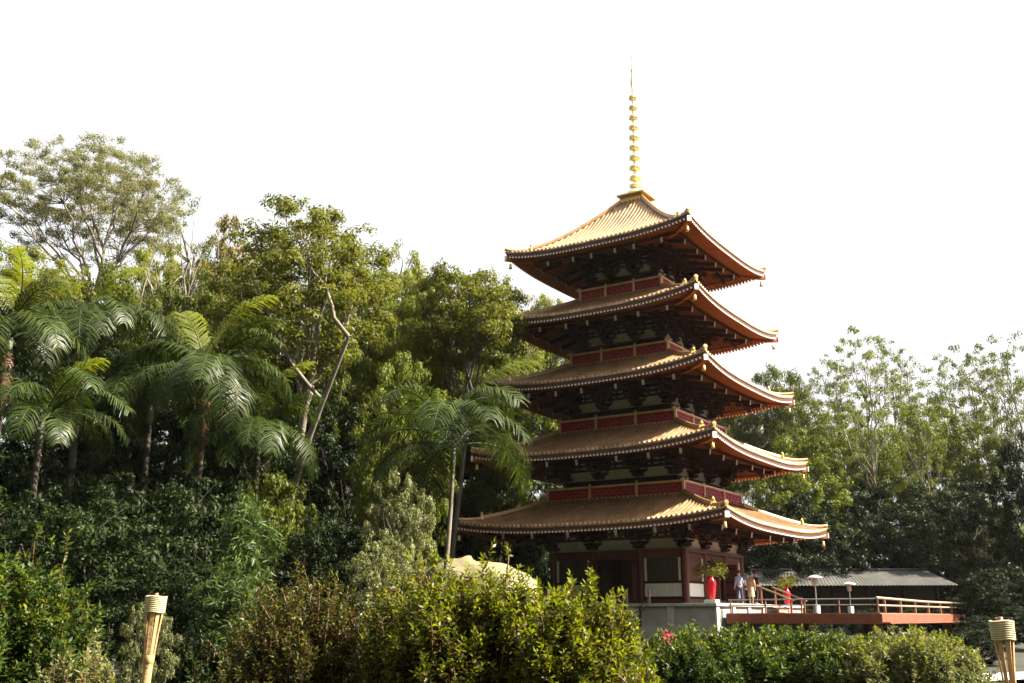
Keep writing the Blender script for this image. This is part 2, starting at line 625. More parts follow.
        segs = np.linspace(b, W - .02, 7)
        for s0, s1 in zip(segs[:-1], segs[1:]):
            mb.bar(hb(s0, -.18), hb(s1, -.18), .20, .28)
        mb.mi = 1
        e = hb(W - .02, -.15)
        dirv = Vector(fr(c, 1, 1, 0)).normalized()
        mb.bar(e, e + dirv * .06, .235, .30)
        mb.build('hip_beam', [M_RAFTER, M_WHITE], roof)
        # wind bell under the corner
        top = hb(W - .22, -.36)
        mb = MB()
        mb.tube([top, top - Vector((0, 0, .12))], .012, 5)
        mb.lathe([(.02, 0), (.07, -.03), (.085, -.20), (.11, -.30), (.09, -.30), (.0, -.28)], top - Vector((0, 0, .10)), 10)
        mb.build('wind_bell', M_ORN, roof)
    # --- tail rafters with white ends
    for face in range(4):
        for u in (-b - 1.55, -b * .92, -b * .36, b * .36, b * .92, b + 1.55):
            if abs(u) > W - 1.6: continue
            d1 = W - 1.25
            d0 = max(b - .1, abs(u) * .9)
            z1 = zs(u, d1) - .46
            mb = MB()
            mb.mi = 0
            mb.bar(fr(face, u, d0, zs(u, d0) - .50), fr(face, u, d1, z1), .14, .22)
            mb.mi = 1
            mb.bar(fr(face, u, d1, z1), fr(face, u, d1 + .02, z1 - .003), .145, .30)
            mb.build('tail_rafter', [M_DARKWOOD, M_WHITE], roof)
    return roof

def bracket_bm(b, zb, diag=False):
    """stepped bracket set on a column head, in face coordinates u = 0 at the column"""
    mb = MB()
    X = 1.0
    def blk(u, d, z, w, h):
        mb.box((u, -d, z + h / 2), (w * .72, w * .72, h * .45)); mb.box((u, -d, z + h * .72), (w, w, h * .55))
    blk(0, b, zb - .02, .62, .26)
    z = zb + .26
    for k in range(3):
        o = .42 * k
        L = 1.12 + .16 * k
        # arm parallel to the wall, ends cut up
        y = -(b + o)
        hL, hz = L / 2, .17
        vs = []
        for yy in (y - .10, y + .10):
            vs += [(-hL, yy, z + hz), (-hL, yy, z + .10), (-hL * .55, yy, z - .03), (hL * .55, yy, z - .03), (hL, yy, z + .10), (hL, yy, z + hz)]
        mb.add(vs, [(0, 1, 2, 3, 4, 5), (11, 10, 9, 8, 7, 6)] + [(q, q + 6, (q + 1) % 6 + 6, (q + 1) % 6) for q in range(6)])
        # arm stepping out
        mb.box((0, -(b + (o + .42) / 2), z + .085), (.16, o + .62, .168))
        for u in (-hL * .84, 0, hL * .84):
            blk(u, b + o, z + hz, .25, .16)
        blk(0, b + o + .42, z + hz, .20, .16)
        z += .33
    return mb

def build_storey(i):
    b, z0, zb, zm, W = BW[i], FLOOR[i], ZB[i], ZM[i], W_[i]
    ztop = zm + .11 + .24 * (W - b)
    # boarded wall behind columns
    mb = MB()
    t = .10
    for k in range(4):
        if i == 0:
            segs = [(-b, -b * .36), (b * .36, b)]
            for u0, u1 in segs:
                c = fr(k, (u0 + u1) / 2, b - .08, (z0 + zb) / 2)
                mb.box(c, (u1 - u0, t, zb - z0), rz=k * pi / 2)
            c = fr(k, 0, b - .08, zb - .25)
            mb.box(c, (b * .72, t, .5), rz=k * pi / 2)
        else:
            mb.box(fr(k, 0, b - .08, (z0 + zb) / 2), (2 * b - .2, t, zb - z0), rz=k * pi / 2)
    # core closing the view through the open doorways
    if i == 0:
        mb.box((0, 0, (z0 + zb) / 2), (2.2, 2.2, zb - z0))
    wall = mb.build('storey_wall', M_VERM if i == 0 else M_DARKWOOD, pagoda)
    # plaster band
    mb = MB()
    for k in range(4):
        mb.box(fr(k, 0, b - .06, zb + .27), (2 * b - .05, .08, .54), rz=k * pi / 2)
    mb.build('plaster_band', M_PLASTER, wall)
    mb = MB()
    for k in range(4):
        mb.box(fr(k, 0, b - .06, (zb + .54 + ztop) / 2), (2 * b - .05, .078, ztop - zb - .54), rz=k * pi / 2)
    mb.build('upper_boarding', M_DARKWOOD, wall)
    for k in range(4):
        for uc in (-b * .68, 0, b * .68):
            for q, zz in enumerate((zb + .73, zb + .99)):
                for du, wd in (((-.42, .16), (.0, .36), (.40, .16)) if b > 2.4 else ((0, .34),)):
                    pz = MB()
                    pz.box(fr(k, uc + du, b - .013, zz), (wd, .02, .07), rz=k * pi / 2)
                    pz.build('plaster_slot', M_PLASTER, wall)
    # tie beams
    mb = MB()
    for k in range(4):
        for zz, h, pr in ((zb - .10, .16, .17), (zb - .36, .20, .06), (z0 + .10, .2, .12), (zb + .60, .13, .05), (zb + .86, .13, .05), (zb + 1.12, .13, .05)):
            if zz > ztop - .1: continue
            d = b + pr - .1
            mb.box(fr(k, 0, d, zz), (2 * d + .196, .2, h), rz=k * pi / 2)
    mb.build('tie_beam', M_VERM if i == 0 else M_DARKWOOD, wall)
    # outer purlin on the bracket ends
    mb = MB()
    for k in range(4):
        d = b + 1.26
        mb.box(fr(k, 0, d, zb + 1.37), (2 * d + .9, .18, .2), rz=k * pi / 2)
    mb.build('bracket_purlin', M_DARKWOOD, wall)
    cu = (-b, -b * .36, b * .36, b)
    r = .20 if i == 0 else .15
    for k in range(4):
        for u in cu[:3]:
            mb = MB()
            mb.lathe([(r, 0), (r, zb - z0 - .05)], fr(k, u, b, z0 + .02), 12)
            mb.build('pillar', M_VERM if i == 0 else M_DARKWOOD, wall)
    # brackets: one mesh shared by all columns of the storey
    src = bracket_bm(b, zb)
    for k in range(4):
        for j, u in enumerate(cu[:3]):
            if k == 0 and j == 0:
                o = src.build('bracket_set', M_DARKWOOD, wall); first = o
            else:
                o = first.copy(); COL.objects.link(o); o.parent = wall
            if j == 0:
                # corner set steps out along the diagonal
                s = Matrix.Rotation(k * pi / 2, 4, 'Z') @ Matrix.Rotation(-pi / 4, 4, 'Z')
                # move its wall plane to the corner
                o.matrix_local = Matrix.Translation(Vector(fr(k, -b, b, 0)) - (s @ Vector((0, -b, 0)))) @ s
            else:
                o.matrix_local = Matrix.Translation(Vector(fr(k, u, 0, 0))) @ Matrix.Rotation(k * pi / 2, 4, 'Z')
    # windows / doors / white strips
    for k in range(4):
        for s in (-1, 1):
            ua, ub = sorted((s * b * .36, s * b))
            ua += r + .02; ub -= r + .02
            if i == 0:
                mb = MB()
                nb = 9
                for q in range(nb):
                    wv = (ub - ua) / nb
                    mb.box(fr(k, ua + (q + .5) * wv, b + .0, 1.39), (wv - .012, .05, .66), rz=k * pi / 2)
                mb.build('white_panel', M_WHITE, wall)
                f = MB()
                f.box(fr(k, (ua + ub) / 2, b + .0, 1.80), (ub - ua, .09, .10), rz=k * pi / 2)
                f.box(fr(k, (ua + ub) / 2, b + .0, .98), (ub - ua, .09, .12), rz=k * pi / 2)
                f.build('window_rail', M_DARKWOOD, wall)
                g = MB()
                if k % 2 == 0:
                    g.mi = 0
                    g.box(fr(k, (ua + ub) / 2, b - .02, 2.46), (ub - ua - .3, .03, 1.2), rz=k * pi / 2)
                    for q in range(7):
                        uu = ua + .2 + (ub - ua - .4) * q / 6
                        g.box(fr(k, uu, b + .012, 2.46), (.04, .03, 1.2), rz=k * pi / 2)
                    g.build('window_lattice', mat_dark, wall)
                for uu in (ua + .07, ub - .07):
                    g = MB()
                    g.box(fr(k, uu, b + .02, 2.45), (.12, .06, 1.2), rz=k * pi / 2)
                    g.build('white_jamb', M_WHITE, wall)
            else:
                for uu in (ua + .05, ub - .05):
                    g = MB()
                    g.box(fr(k, uu, b - .0, (z0 + zb) / 2 - .1), (.09, .05, zb - z0 - .75), rz=k * pi / 2)
                    g.build('white_strip', M_CREAM, wall)
        if i == 0:
            # pair of open door leaves in the middle bay
            for s in (-1, 1):
                mb = MB()
                mb.box(fr(k, s * b * .33, b + .42, 1.85), (.06, .78, 2.0), rz=k * pi / 2)
                dr = mb.build('door', M_VERM, wall)
                mb = MB()
                for zz in (1.2, 1.9, 2.6):
                    mb.box(fr(k, s * b * .33 - s * .035, b + .42, zz), (.02, .66, .06), rz=k * pi / 2)
                mb.build('door_batten', M_DARKWOOD, dr) if False else mb.build('door_batten', M_DARKWOOD, wall)
    return wall

mat_dark = mat('dark_screen', (.018, .012, .010), .4, 0, .2, 3)

def build_balcony(i):
    """gallery standing on roof i, round the foot of storey i + 1"""
    w_, z = WT[i], ZT[i]
    mb = MB()
    for k in range(4):
        mb.box(fr(k, 0, w_ - .35, z - .06), (2 * w_ - .0 if k % 2 == 0 else 2 * w_ - 1.4, .7, .12), rz=k * pi / 2)
        mb.box(fr(k, 0, w_ - .06, z + .035), (2 * w_ if k % 2 == 0 else 2 * w_ - .24, .12, .07), rz=k * pi / 2)
    bal = mb.build('balcony', M_CREAM, pagoda)
    H = .70
    for k in range(4):
        mb = MB()
        ov = .22
        mb.bar(fr(k, -w_, w_ - .06, z + H + .004 * (k % 2)), fr(k, w_, w_ - .06, z + H + .004 * (k % 2)), .11, .085)
        mb.bar(fr(k, -w_ - ov, w_ - .06, z + H + .05), fr(k, -w_ + .02, w_ - .06, z + H + .01), .10, .075)
        mb.bar(fr(k, w_ - .02, w_ - .06, z + H + .01), fr(k, w_ + ov, w_ - .06, z + H + .05), .10, .075)
        mb.build('top_rail', M_CREAM, bal)
        mb = MB()
        L = 2 * w_ - .24
        nv = int(L / .42)
        y = w_ - .06
        zz = [.11, .28, .45, .62]
        for q in zz:
            mb.box(fr(k, 0, y, z + q), (L, .028, .042), rz=k * pi / 2)
        for row in range(3):
            for q in range(nv + 1):
                u = -L / 2 + (q + (.5 if row % 2 else 0)) * L / nv
                if u > L / 2: continue
                mb.box(fr(k, u, y, z + (zz[row] + zz[row + 1]) / 2), (.055, .028, .135), rz=k * pi / 2)
        # thin backing board
        mb.mi = 1
        mb.box(fr(k, 0, y - .03, z + .365), (L, .018, .54), rz=k * pi / 2)
        mb.build('lattice_panel', [M_RED, M_REDBACK], bal)
        for u in (-w_ + .07, -w_ * .34, w_ * .34):
            mb = MB()
            mb.box(fr(k, u, w_ - .06 + .004, z + H / 2 + .05), (.12, .13, H + .06), rz=k * pi / 2)
            mb.lathe([(.035, 0), (.06, .03), (.055, .08), (.0, .12)], fr(k, u, w_ - .06, z + H + .08), 8)
            mb.build('rail_post', M_CREAM, bal)

for i in range(5):
    build_roof(i)
    build_storey(i)
    if i < 4:
        build_balcony(i)

def build_finial():
    mb = MB()
    z = 24.85
    mb.box((0, 0, z + .25), (1.35, 1.35, .5))
    mb.box((0, 0, z + .54), (1.85, 1.85, .10))
    mb.box((0, 0, z + .64), (1.5, 1.5, .08))
    fin = mb.build('finial', M_ORN, pagoda, .02)
    mb = MB()
    mb.lathe([(.62, 0), (.60, .12), (.48, .28), (.25, .40), (.14, .46)], (0, 0, z + .69), 20)
    mb.lathe([(.14, 0), (.36, .10), (.42, .22), (.20, .20), (.12, .3)], (0, 0, z + 1.15), 20)
    mb.build('lotus_bowl', M_GOLD, fin)
    mb = MB()
    mb.lathe([(.12, 0), (.10, 5), (.07, 7.6), (.035, 9.9)], (0, 0, z + 1.0), 10)
    mb.build('mast', M_GOLD, fin)
    for q in range(9):
        zz = 26.72 + q * .70
        r = .38 - q * .014
        mb = MB()
        mb.lathe([(.09, -.16), (r * .8, -.13), (r, -.02), (r, .08), (r * .8, .13), (.09, .15)], (0, 0, zz), 18)
        for s in range(6):
            an = s * pi / 3
            mb.tube([(r * cos(an), r * sin(an), zz - .02), (r * 1.18 * cos(an), r * 1.18 * sin(an), zz - .10)], .03, 5)
        mb.build('finial_ring', M_GOLD, fin)
    mb = MB()
    z2 = 33.0
    for k in range(4):
        an = k * pi / 2 + .3
        n = Vector((cos(an), sin(an), 0))
        pts = [(.05, 0), (.10, .12), (.14, .40), (.10, .75), (.05, 1.0)]
        vs = []
        side = Vector((-sin(an), cos(an), 0)) * .012
        for (rr, h) in pts:
            vs += [n * rr + Vector((0, 0, z2 + h)) + side, n * rr + Vector((0, 0, z2 + h)) - side, n * .03 + Vector((0, 0, z2 + h)) + side, n * .03 + Vector((0, 0, z2 + h)) - side]
        fs = []
        for q in range(4):
            for (a1, a2) in ((0, 1), (1, 3), (3, 2), (2, 0)):
                fs.append((4 * q + a1, 4 * q + a2, 4 * q + 4 + a2, 4 * q + 4 + a1))
        mb.add(vs, fs)
    mb.build('flame', M_GOLD, fin)
    mb = MB()
    mb.lathe([(.03, 0), (.08, .06), (.10, .16), (.07, .26), (.03, .33)], (0, 0, z2 + 1.15), 12)
    mb.build('jewel', M_GOLD, fin)
    mb = MB()
    mb.lathe([(.03, 0), (.06, .06), (.075, .13), (.05, .22), (.0, .45)], (0, 0, z2 + 2.1), 12)
    mb.build('tip_jewel', M_GOLD, fin)
build_finial()

# ------------------------------------------------------------------ platform, deck, steps
def frame_obj(name, label, cat, group=None):
    o = empty(name, (PX, PY, 0), YAW)
    return tag(o, label, cat, group)

plat = frame_obj('stone_platform', 'pale concrete platform with recessed panels carrying the pagoda', 'platform')
PWD = 6.65
mb = MB(); mb.box((0, 0, .60), (2 * PWD + .1, 2 * PWD + .1, .15)); mb.build('cap_slab', M_STONE_EDGE, plat, .015)
mb = MB(); mb.box((0, 0, .02), (2 * PWD - .16, 2 * PWD - .16, 1.01)); mb.build('core', M_STONE, plat)
mb = MB(); mb.box((0, 0, -.98), (2 * PWD + .04, 2 * PWD + .04, 1.12)); mb.build('plinth', M_STONE_EDGE, plat, .015)
for k in range(4):
    for q in range(7):
        u = -PWD + .25 + (2 * PWD - .5) * q / 6
        if q == 6: continue
        mb = MB()
        mb.box(fr(k, u, PWD - .06, .05), (.38, .12, .93), rz=k * pi / 2)
        mb.build('pilaster', M_STONE_EDGE, plat, .01)

DX0, DX1, DY0, DY1, DZ = 6.75, 14.0, -5.6, 14.2, .20
deck = frame_obj('wooden_deck', 'red brown timber deck beside the stone platform', 'deck')
mb = MB()
nb = 52
for q in range(nb):
    x = DX0 + (DX1 - DX0) * (q + .5) / nb
    mb.box((x, (DY0 + DY1) / 2, DZ - .02), ((DX1 - DX0) / nb - .012, DY1 - DY0, .04))
mb.build('floor_boards', M_DECKTOP, deck)
mb = MB(); mb.box(((DX0 + DX1) / 2 + .05, DY0 - .05, DZ - .26), (DX1 - DX0 + .1, .10, .44)); mb.build('front_beam', M_DECK, deck, .01)
mb = MB(); mb.box((DX1 + .05, (DY0 + DY1) / 2 + .003, DZ - .22), (.10, DY1 - DY0, .36)); mb.build('side_beam', M_DECK, deck, .01)
mb = MB(); mb.box((DX1 + .22, (DY0 + DY1) / 2 + .4, DZ - .44), (.5, DY1 - DY0 + 1.2, .07)); mb.build('lower_ledge', M_DECK, deck, .01)
for (x, y) in ((DX1 - .35, DY0 + .6), (DX1 - .8, 4), (DX1 - .8, 13), (9.8, DY0 + 2.2), (9.8, 8)):
    mb = MB()
    mb.lathe([(.26, 0), (.26, 1.75)], (x, y, -2.0), 14)
    mb.build('support_post', M_DECK, deck)

rail = frame_obj('deck_railing', 'low railing with pale timber rails round the deck edge', 'railing')
mb = MB(); mb.tube([(DX0 + .1, DY0 + .08, DZ + .62), (DX1 - .08, DY0 + .08, DZ + .62)], .03, 8); mb.build('steel_rail', M_STEEL, rail)
mb = MB(); mb.tube([(DX0 + .1, DY0 + .08, DZ + .36), (DX1 - .08, DY0 + .08, DZ + .36)], .025, 8); mb.build('steel_rail', M_STEEL, rail)
mb = MB(); mb.tube([(DX1 - .08, DY0 - .2, DZ + .66), (DX1 - .08, 4, DZ + .60), (DX1 - .08, DY1 + .5, DZ + .62)], .06, 8); mb.build('timber_rail', M_RAILWHITE, rail)
mb = MB(); mb.tube([(DX1 - .08, DY0 + .1, DZ + .33), (DX1 - .08, DY1, DZ + .36)], .045, 8); mb.build('timber_rail', M_RAILWHITE, rail)
for q in range(5):
    x = DX0 + .2 + (DX1 - DX0 - .3) * q / 4
    mb = MB(); mb.box((x, DY0 + .08, DZ + .30), (.06, .06, .62)); mb.build('rail_post', M_DECKTOP, rail)
for q in range(7):
    y = DY0 + 1.2 + (DY1 - DY0 - 1.4) * q / 6
    mb = MB(); mb.box((DX1 - .08, y, DZ + .30), (.10, .10, .60)); mb.build('rail_post', M_DECKTOP, rail, .008)

steps = frame_obj('wooden_steps', 'short wooden steps with sloping handrails from platform to deck', 'steps')
for q in range(3):
    mb = MB(); mb.box((6.9 + .3 * q, 1.3, .53 - .15 * q), (.34, 2.2, .06)); mb.build('tread', M_DECKTOP, steps)
for y in (.2, 2.4):
    mb = MB(); mb.bar((6.3, y, 1.62), (8.2, y, .86), .08, .08); mb.build('handrail', M_RAILWHITE, steps)
    for x, zt_, zb_ in ((6.45, 1.55, .68), (8.05, .90, .20)):
        mb = MB(); mb.box((x, y, (zt_ + zb_) / 2), (.09, .09, zt_ - zb_)); mb.build('handrail_post', M_DECK, steps)

st2 = frame_obj('stone_stair', 'concrete steps down from the near side of the platform', 'stairs')
for q in range(4):
    mb = MB(); mb.box((-.2, -6.9 - .32 * q, .30 - .27 * q - .35), (3.0, .34, .7)); mb.build('stair_step', M_STONE_EDGE, st2)
for x in (1.55, 2.55):
    pass
sr = frame_obj('stair_railing', 'dark metal stair railing with two pale end posts before the platform', 'railing')
for x in (1.75, 3.0):
    mb = MB(); mb.box((x, -6.35, 1.0), (.12, .12, .75)); mb.build('pale_post', M_RAILWHITE, sr)
    mb = MB(); mb.box((x + .1, -7.6, .05), (.10, .10, 1.0)); mb.build('dark_post', M_DARKSTEEL, sr)
    mb = MB(); mb.tube([(x, -6.35, .95), (x + .1, -7.6, .5), (x + .3, -9.3, -.35)], .03, 6); mb.build('dark_rail', M_DARKSTEEL, sr)
    mb = MB(); mb.tube([(x, -6.35, .70), (x + .1, -7.6, .2), (x + .3, -9.3, -.65)], .025, 6); mb.build('dark_rail', M_DARKSTEEL, sr)

# long low building behind the deck
def build_lodge():
    o = empty('low_building', (25.2, 80, 0), R(-4))
    tag(o, 'long low dark building with grey corrugated roof behind the deck', 'building')
    hw, z0, ze, zr = 8.0, -.6, 2.35, 3.55
    mb = MB(); mb.box((0, 2.2, (z0 + ze) / 2), (13.4, 3.2, ze - z0)); mb.build('wall', mat('dark_boards', (.05, .035, .025), .8), o)
    # corrugated hipped roof sheet
    V, F = [], []
    nx, ny = 220, 8
    for j in range(ny + 1):
        for i2 in range(nx + 1):
            s = -1 + 2 * i2 / nx
            t = j / ny
            half = hw + (hw - 1.3 - hw) * t
            x = s * half
            V.append((x, -1.2 + 3.2 * t, ze + (zr - ze) * t + .035 * sin(i2 * pi * .55) - .04))
    for j in range(ny):
        for i2 in range(nx):
            c = j * (nx + 1) + i2
            F.append((c, c + 1, c + nx + 2, c + nx + 1))
    o0 = len(V)
    for j in range(2):
        for i2 in range(nx + 1):
            s = -1 + 2 * i2 / nx
            x = s * (hw - 1.3 * (1 - j))
            V.append((x, 2.0 + 3.2 * j, (zr if j == 0 else ze) + .035 * sin(i2 * pi * .55) - .04))
    for i2 in range(nx):
        c = o0 + i2
        F.append((c, c + 1, c + nx + 2, c + nx + 1))
    rf = np_mesh('roof', V, F, M_ROOFGREY, o, True)
    for s in (-1, 1):
        mb = MB()
        mb.add([(s * hw, -1.2, ze - .04), (s * (hw - 1.3), 2.0, zr - .04), (s * hw, 5.2, ze - .04)], [(0, 1, 2)])
        mb.build('hip_end', M_ROOFGREY, rf)
    mb = MB(); mb.tube([(-hw + 1.3, 2, zr + .02), (hw - 1.3, 2, zr + .02)], .10, 8); mb.build('ridge_cap', M_ROOFGREY, rf)
    for q in range(6):
        mb = MB(); mb.box((-6.5 + 2.6 * q, -.9, (z0 + ze) / 2), (.16, .16, ze - z0)); mb.build('veranda_post', M_DARKWOOD, o)
    mb = MB()
    mb.box((3, .57, 1.0), (1.6, .06, 1.3)); mb.build('window', mat('dim_glass', (.02, .025, .025), .1), o)
build_lodge()

# patio heaters
def heater(loc, label, sc=1.0):
    o = empty('patio_heater', loc, 0, sc)
    tag(o, label, 'patio heater', 'patio heaters on the deck')
    mb = MB(); mb.lathe([(.24, 0), (.24, .03), (.20, .05), (.20, .50), (.05, .54)], (0, 0, 0), 18); mb.build('base', M_STEEL, o)
    mb = MB(); mb.lathe([(.035, .5), (.035, 1.55)], (0, 0, 0), 10); mb.build('pole', M_STEEL, o)
    mb = MB(); mb.lathe([(.06, 1.55), (.15, 1.60), (.16, 1.98), (.10, 2.02)], (0, 0, 0), 16); mb.build('burner', M_STEEL, o)
    mb = MB(); mb.lathe([(.46, 2.02), (.47, 2.035), (.30, 2.11), (.08, 2.17), (0.0, 2.18)], (0, 0, 0), 24); mb.build('reflector', M_WHITE, o)
heater(l2w(8.5, 3.1, DZ), 'patio heater with white dome beside the farther flower vase', .94)
heater(l2w(8.0, 11.6, DZ), 'patio heater with white dome nearer the deck end', .88)

# red vases with flower arrangements
def leaves_np(rng, P, D, Ln, Wd, fold=.15, curl=.15, up=None):
    """n folded leaves: base P, unit direction D"""
    n = len(P)
    U = rng.normal(size=(n, 3)) * .55 + np.array([0, 0, 1.0]) if up is None else up
    Sd = np.cross(D, U); Sd /= np.linalg.norm(Sd, axis=1, keepdims=True) + 1e-9
    Nn = np.cross(Sd, D)
    Ln = np.asarray(Ln).reshape(-1, 1) * np.ones((n, 1)); Wd = np.asarray(Wd).reshape(-1, 1) * np.ones((n, 1))
    mid = P + D * Ln * .45
    a = mid + Sd * Wd * .5 + Nn * Wd * fold
    b = mid - Sd * Wd * .5 + Nn * Wd * fold
    t = P + D * Ln - Nn * Ln * curl
    V = np.stack([P, a, t, b], 1).reshape(-1, 3)
    F = np.arange(4 * n).reshape(n, 4)
    return V, F

def unit(a):
    return a / (np.linalg.norm(a, axis=-1, keepdims=True) + 1e-9)

def vase(loc, label, sc, seed):
    o = empty('flower_vase', loc, 0, sc)
    tag(o, label, 'vase', 'red vases of flowers')
    mb = MB()
    mb.lathe([(.13, 0), (.15, .02), (.17, .15), (.23, .45), (.27, .75), (.25, .95), (.16, 1.06), (.13, 1.10), (.17, 1.18), (.15, 1.18), (.11, 1.09)], (0, 0, 0), 24)
    mb.build('vase_body', M_VASE, o)
    rng = np.random.default_rng(seed)
    d = unit(rng.normal(size=(20, 3)) * np.array([1, 1, .45]) + np.array([0, 0, .62]))
    mb = MB()
    tips = []
    for q in d:
        L = rng.uniform(.45, .95)
        e = np.array([0, 0, 1.1]) + q * L
        mb.tube([(0, 0, 1.08), tuple(np.array([0, 0, 1.12]) + q * L * .5 + np.array([0, 0, .06])), tuple(e)], .008, 4)
        tips.append(e)
    st = mb.build('flower_stems', M_STEM, o)
    tips = np.array(tips)
    for nm, m, cnt, sel, ln in (('foliage', L_MID, 26, tips, .20), ('blossom', L_YFLOWER, 22, tips[:9], .12)):
        P = np.repeat(sel, cnt, 0) + rng.normal(size=(len(sel) * cnt, 3)) * .11
        D = unit(rng.normal(size=P.shape) + np.array([0, 0, .3]))
        V, F = leaves_np(rng, P, D, rng.uniform(.6, 1, len(P)) * ln, ln * .45)
        np_mesh(nm, V, F, m, o)
mb = MB(); mb.box((5.9, -5.3, .675 + .09), (.6, .6, .18))
sb = mb.build('stone_block', M_STONE_EDGE, None, .01); sb.location = (PX, PY, 0); sb.rotation_euler = (0, 0, YAW)
tag(sb, 'small stone block under the nearer red vase', 'block')
vase(l2w(5.9, -5.3, .857), 'tall red vase with greenery and yellow flowers near the platform corner', .95, 1)
vase(l2w(6.0, 5.7, .68), 'farther red vase with mixed flowers behind the wooden steps', .82, 2)

# ------------------------------------------------------------------ people
def skin_obj(name, joints, edges, mat_, parent, sub=2):
    me = bpy.data.meshes.new(name)
    me.from_pydata([j[:3] for j in joints], edges, [])
    me.materials.append(mat_)
    o = bpy.data.objects.new(name, me)
    COL.objects.link(o)
    o.parent = parent
    m = o.modifiers.new('skin', 'SKIN')
    m.use_smooth_shade = True
    for v, j in zip(me.skin_vertices[0].data, joints):
        r = j[3]
        v.radius = r if isinstance(r, tuple) else (r, r)
    me.skin_vertices[0].data[0].use_root = True
    s = o.modifiers.new('sub', 'SUBSURF')
    s.levels = s.render_levels = sub
    return o

def person(loc, rz, label, top_m, bot_m, step=.10, arm=.12, hgt=1.0, skirt=False):
    o = empty('person', loc, rz, hgt)
    tag(o, label, 'person')
    # x right, -y forward
    J = [(0, 0, .95, (.15, .11)), (0, 0, 1.15, (.14, .10)), (0, 0, 1.36, (.17, .10)), (0, 0, 1.47, .06), (0, -.015, 1.54, .055), (0, -.03, 1.63, (.078, .095)), (0, -.02, 1.70, (.06, .07))]
    E = [(i, i + 1) for i in range(6)]
    def chain(start, pts):
        p = start
        for q in pts:
            J.append(q); E.append((p, len(J) - 1)); p = len(J) - 1
        return p
    for s in (-1, 1):
        chain(0, [(s * .09, 0, .88, .085), (s * .10, -s * step * .5 - .01, .50, .058), (s * .10, -s * step + .02, .10, .038), (s * .10, -s * step - .02, .04, .036), (s * .11, -s * step - .16, .025, .026)])
        h = chain(2, [(s * .17, 0, 1.38, .055), (s * .215, .02, 1.12, .040), (s * .215, -arm, .90, .030), (s * .21, -arm - .03, .83, (.022, .034))])
        for f in range(4):
            x0 = J[h]
            chain(h, [(x0[0] - s * .0, x0[1] - .028 + .018 * f, x0[2] - .055, .0085), (x0[0] - s * .012, x0[1] - .036 + .018 * f, x0[2] - .095 + abs(f - 1.3) * .008, .0075)])
        chain(h, [(J[h][0] - s * .01, J[h][1] - .045, J[h][2] - .015, .010), (J[h][0] - s * .018, J[h][1] - .06, J[h][2] - .05, .008)])
    skin_obj('body', J, E, M_SKIN, o)
    mb = MB()
    for s in (-1, 1):
        mb.lathe([(.0, -.011), (.010, -.004), (.010, .004), (0, .011)], (s * .03, -.122, 1.635), 8)
    mb.build('eyes', M_HAIR, o)
    mb = MB()
    mb.lathe([(.096, -.05), (.105, .0), (.10, .05), (.07, .10), (.0, .12)], (0, .012, 1.66), 14)
    mb.build('hair', M_HAIR, o)
    # shirt with sleeves
    T = [(0, 0, .92, (.175, .135)), (0, 0, 1.15, (.165, .125)), (0, 0, 1.36, (.19, .125)), (0, 0, 1.45, .09)]
    TE = [(0, 1), (1, 2), (2, 3)]
    for s in (-1, 1):
        T.append((s * .18, 0, 1.37, .075)); TE.append((2, len(T) - 1))
        T.append((s * .218, .02, 1.14, .062)); TE.append((len(T) - 2, len(T) - 1))
        T.append((s * .218, -arm * .5, 1.02, .050)); TE.append((len(T) - 2, len(T) - 1))
    skin_obj('shirt', T, TE, top_m, o)
    if skirt:
        mb = MB(); mb.lathe([(.20, .42), (.19, .6), (.17, .85), (.145, 1.02)], (0, 0, 0), 16); mb.build('skirt', bot_m, o)
    else:
        B = [(0, 0, .98, (.17, .13))]
        BE = []
        for s in (-1, 1):
            p = 0
            for q in ((s * .09, 0, .88, .105), (s * .10, -s * step * .5 - .01, .50, .08), (s * .10, -s * step + .02, .11, .062)):
                B.append(q); BE.append((p, len(B) - 1)); p = len(B) - 1
        skin_obj('trousers', B, BE, bot_m, o)
    for s in (-1, 1):
        mb = MB(); mb.box((s * .10, -s * step - .07, .036), (.095, .25, .07), taper=.8); mb.build('shoe', M_DARKSTEEL, o, .02)
c_blue = mat('blue_cloth', (.20, .25, .42), .8, 0, .15, 8)
c_navy = mat('navy_cloth', (.025, .032, .06), .85, 0, .15, 8)
c_beige = mat('beige_cloth', (.50, .34, .22), .8, 0, .15, 8)
c_pink = mat('pale_pink_cloth', (.52, .30, .24), .8, 0, .12, 8)
c_black = mat('black_cloth', (.014, .014, .018), .85, 0, .15, 8)
person(l2w(5.6, -.7, .677), R(200), 'person in a blue top and dark trousers by the doorway', c_blue, c_navy, .10, .10, 1.0)
person(l2w(5.6, 1.0, .677), R(150), 'person in a pinkish top and beige skirt near the steps', c_pink, c_beige, .06, .14, .97, True)
person(l2w(5.6, 1.75, .677), R(120), 'person dressed in black standing closest to the steps', c_black, c_black, .05, .08, 1.03)

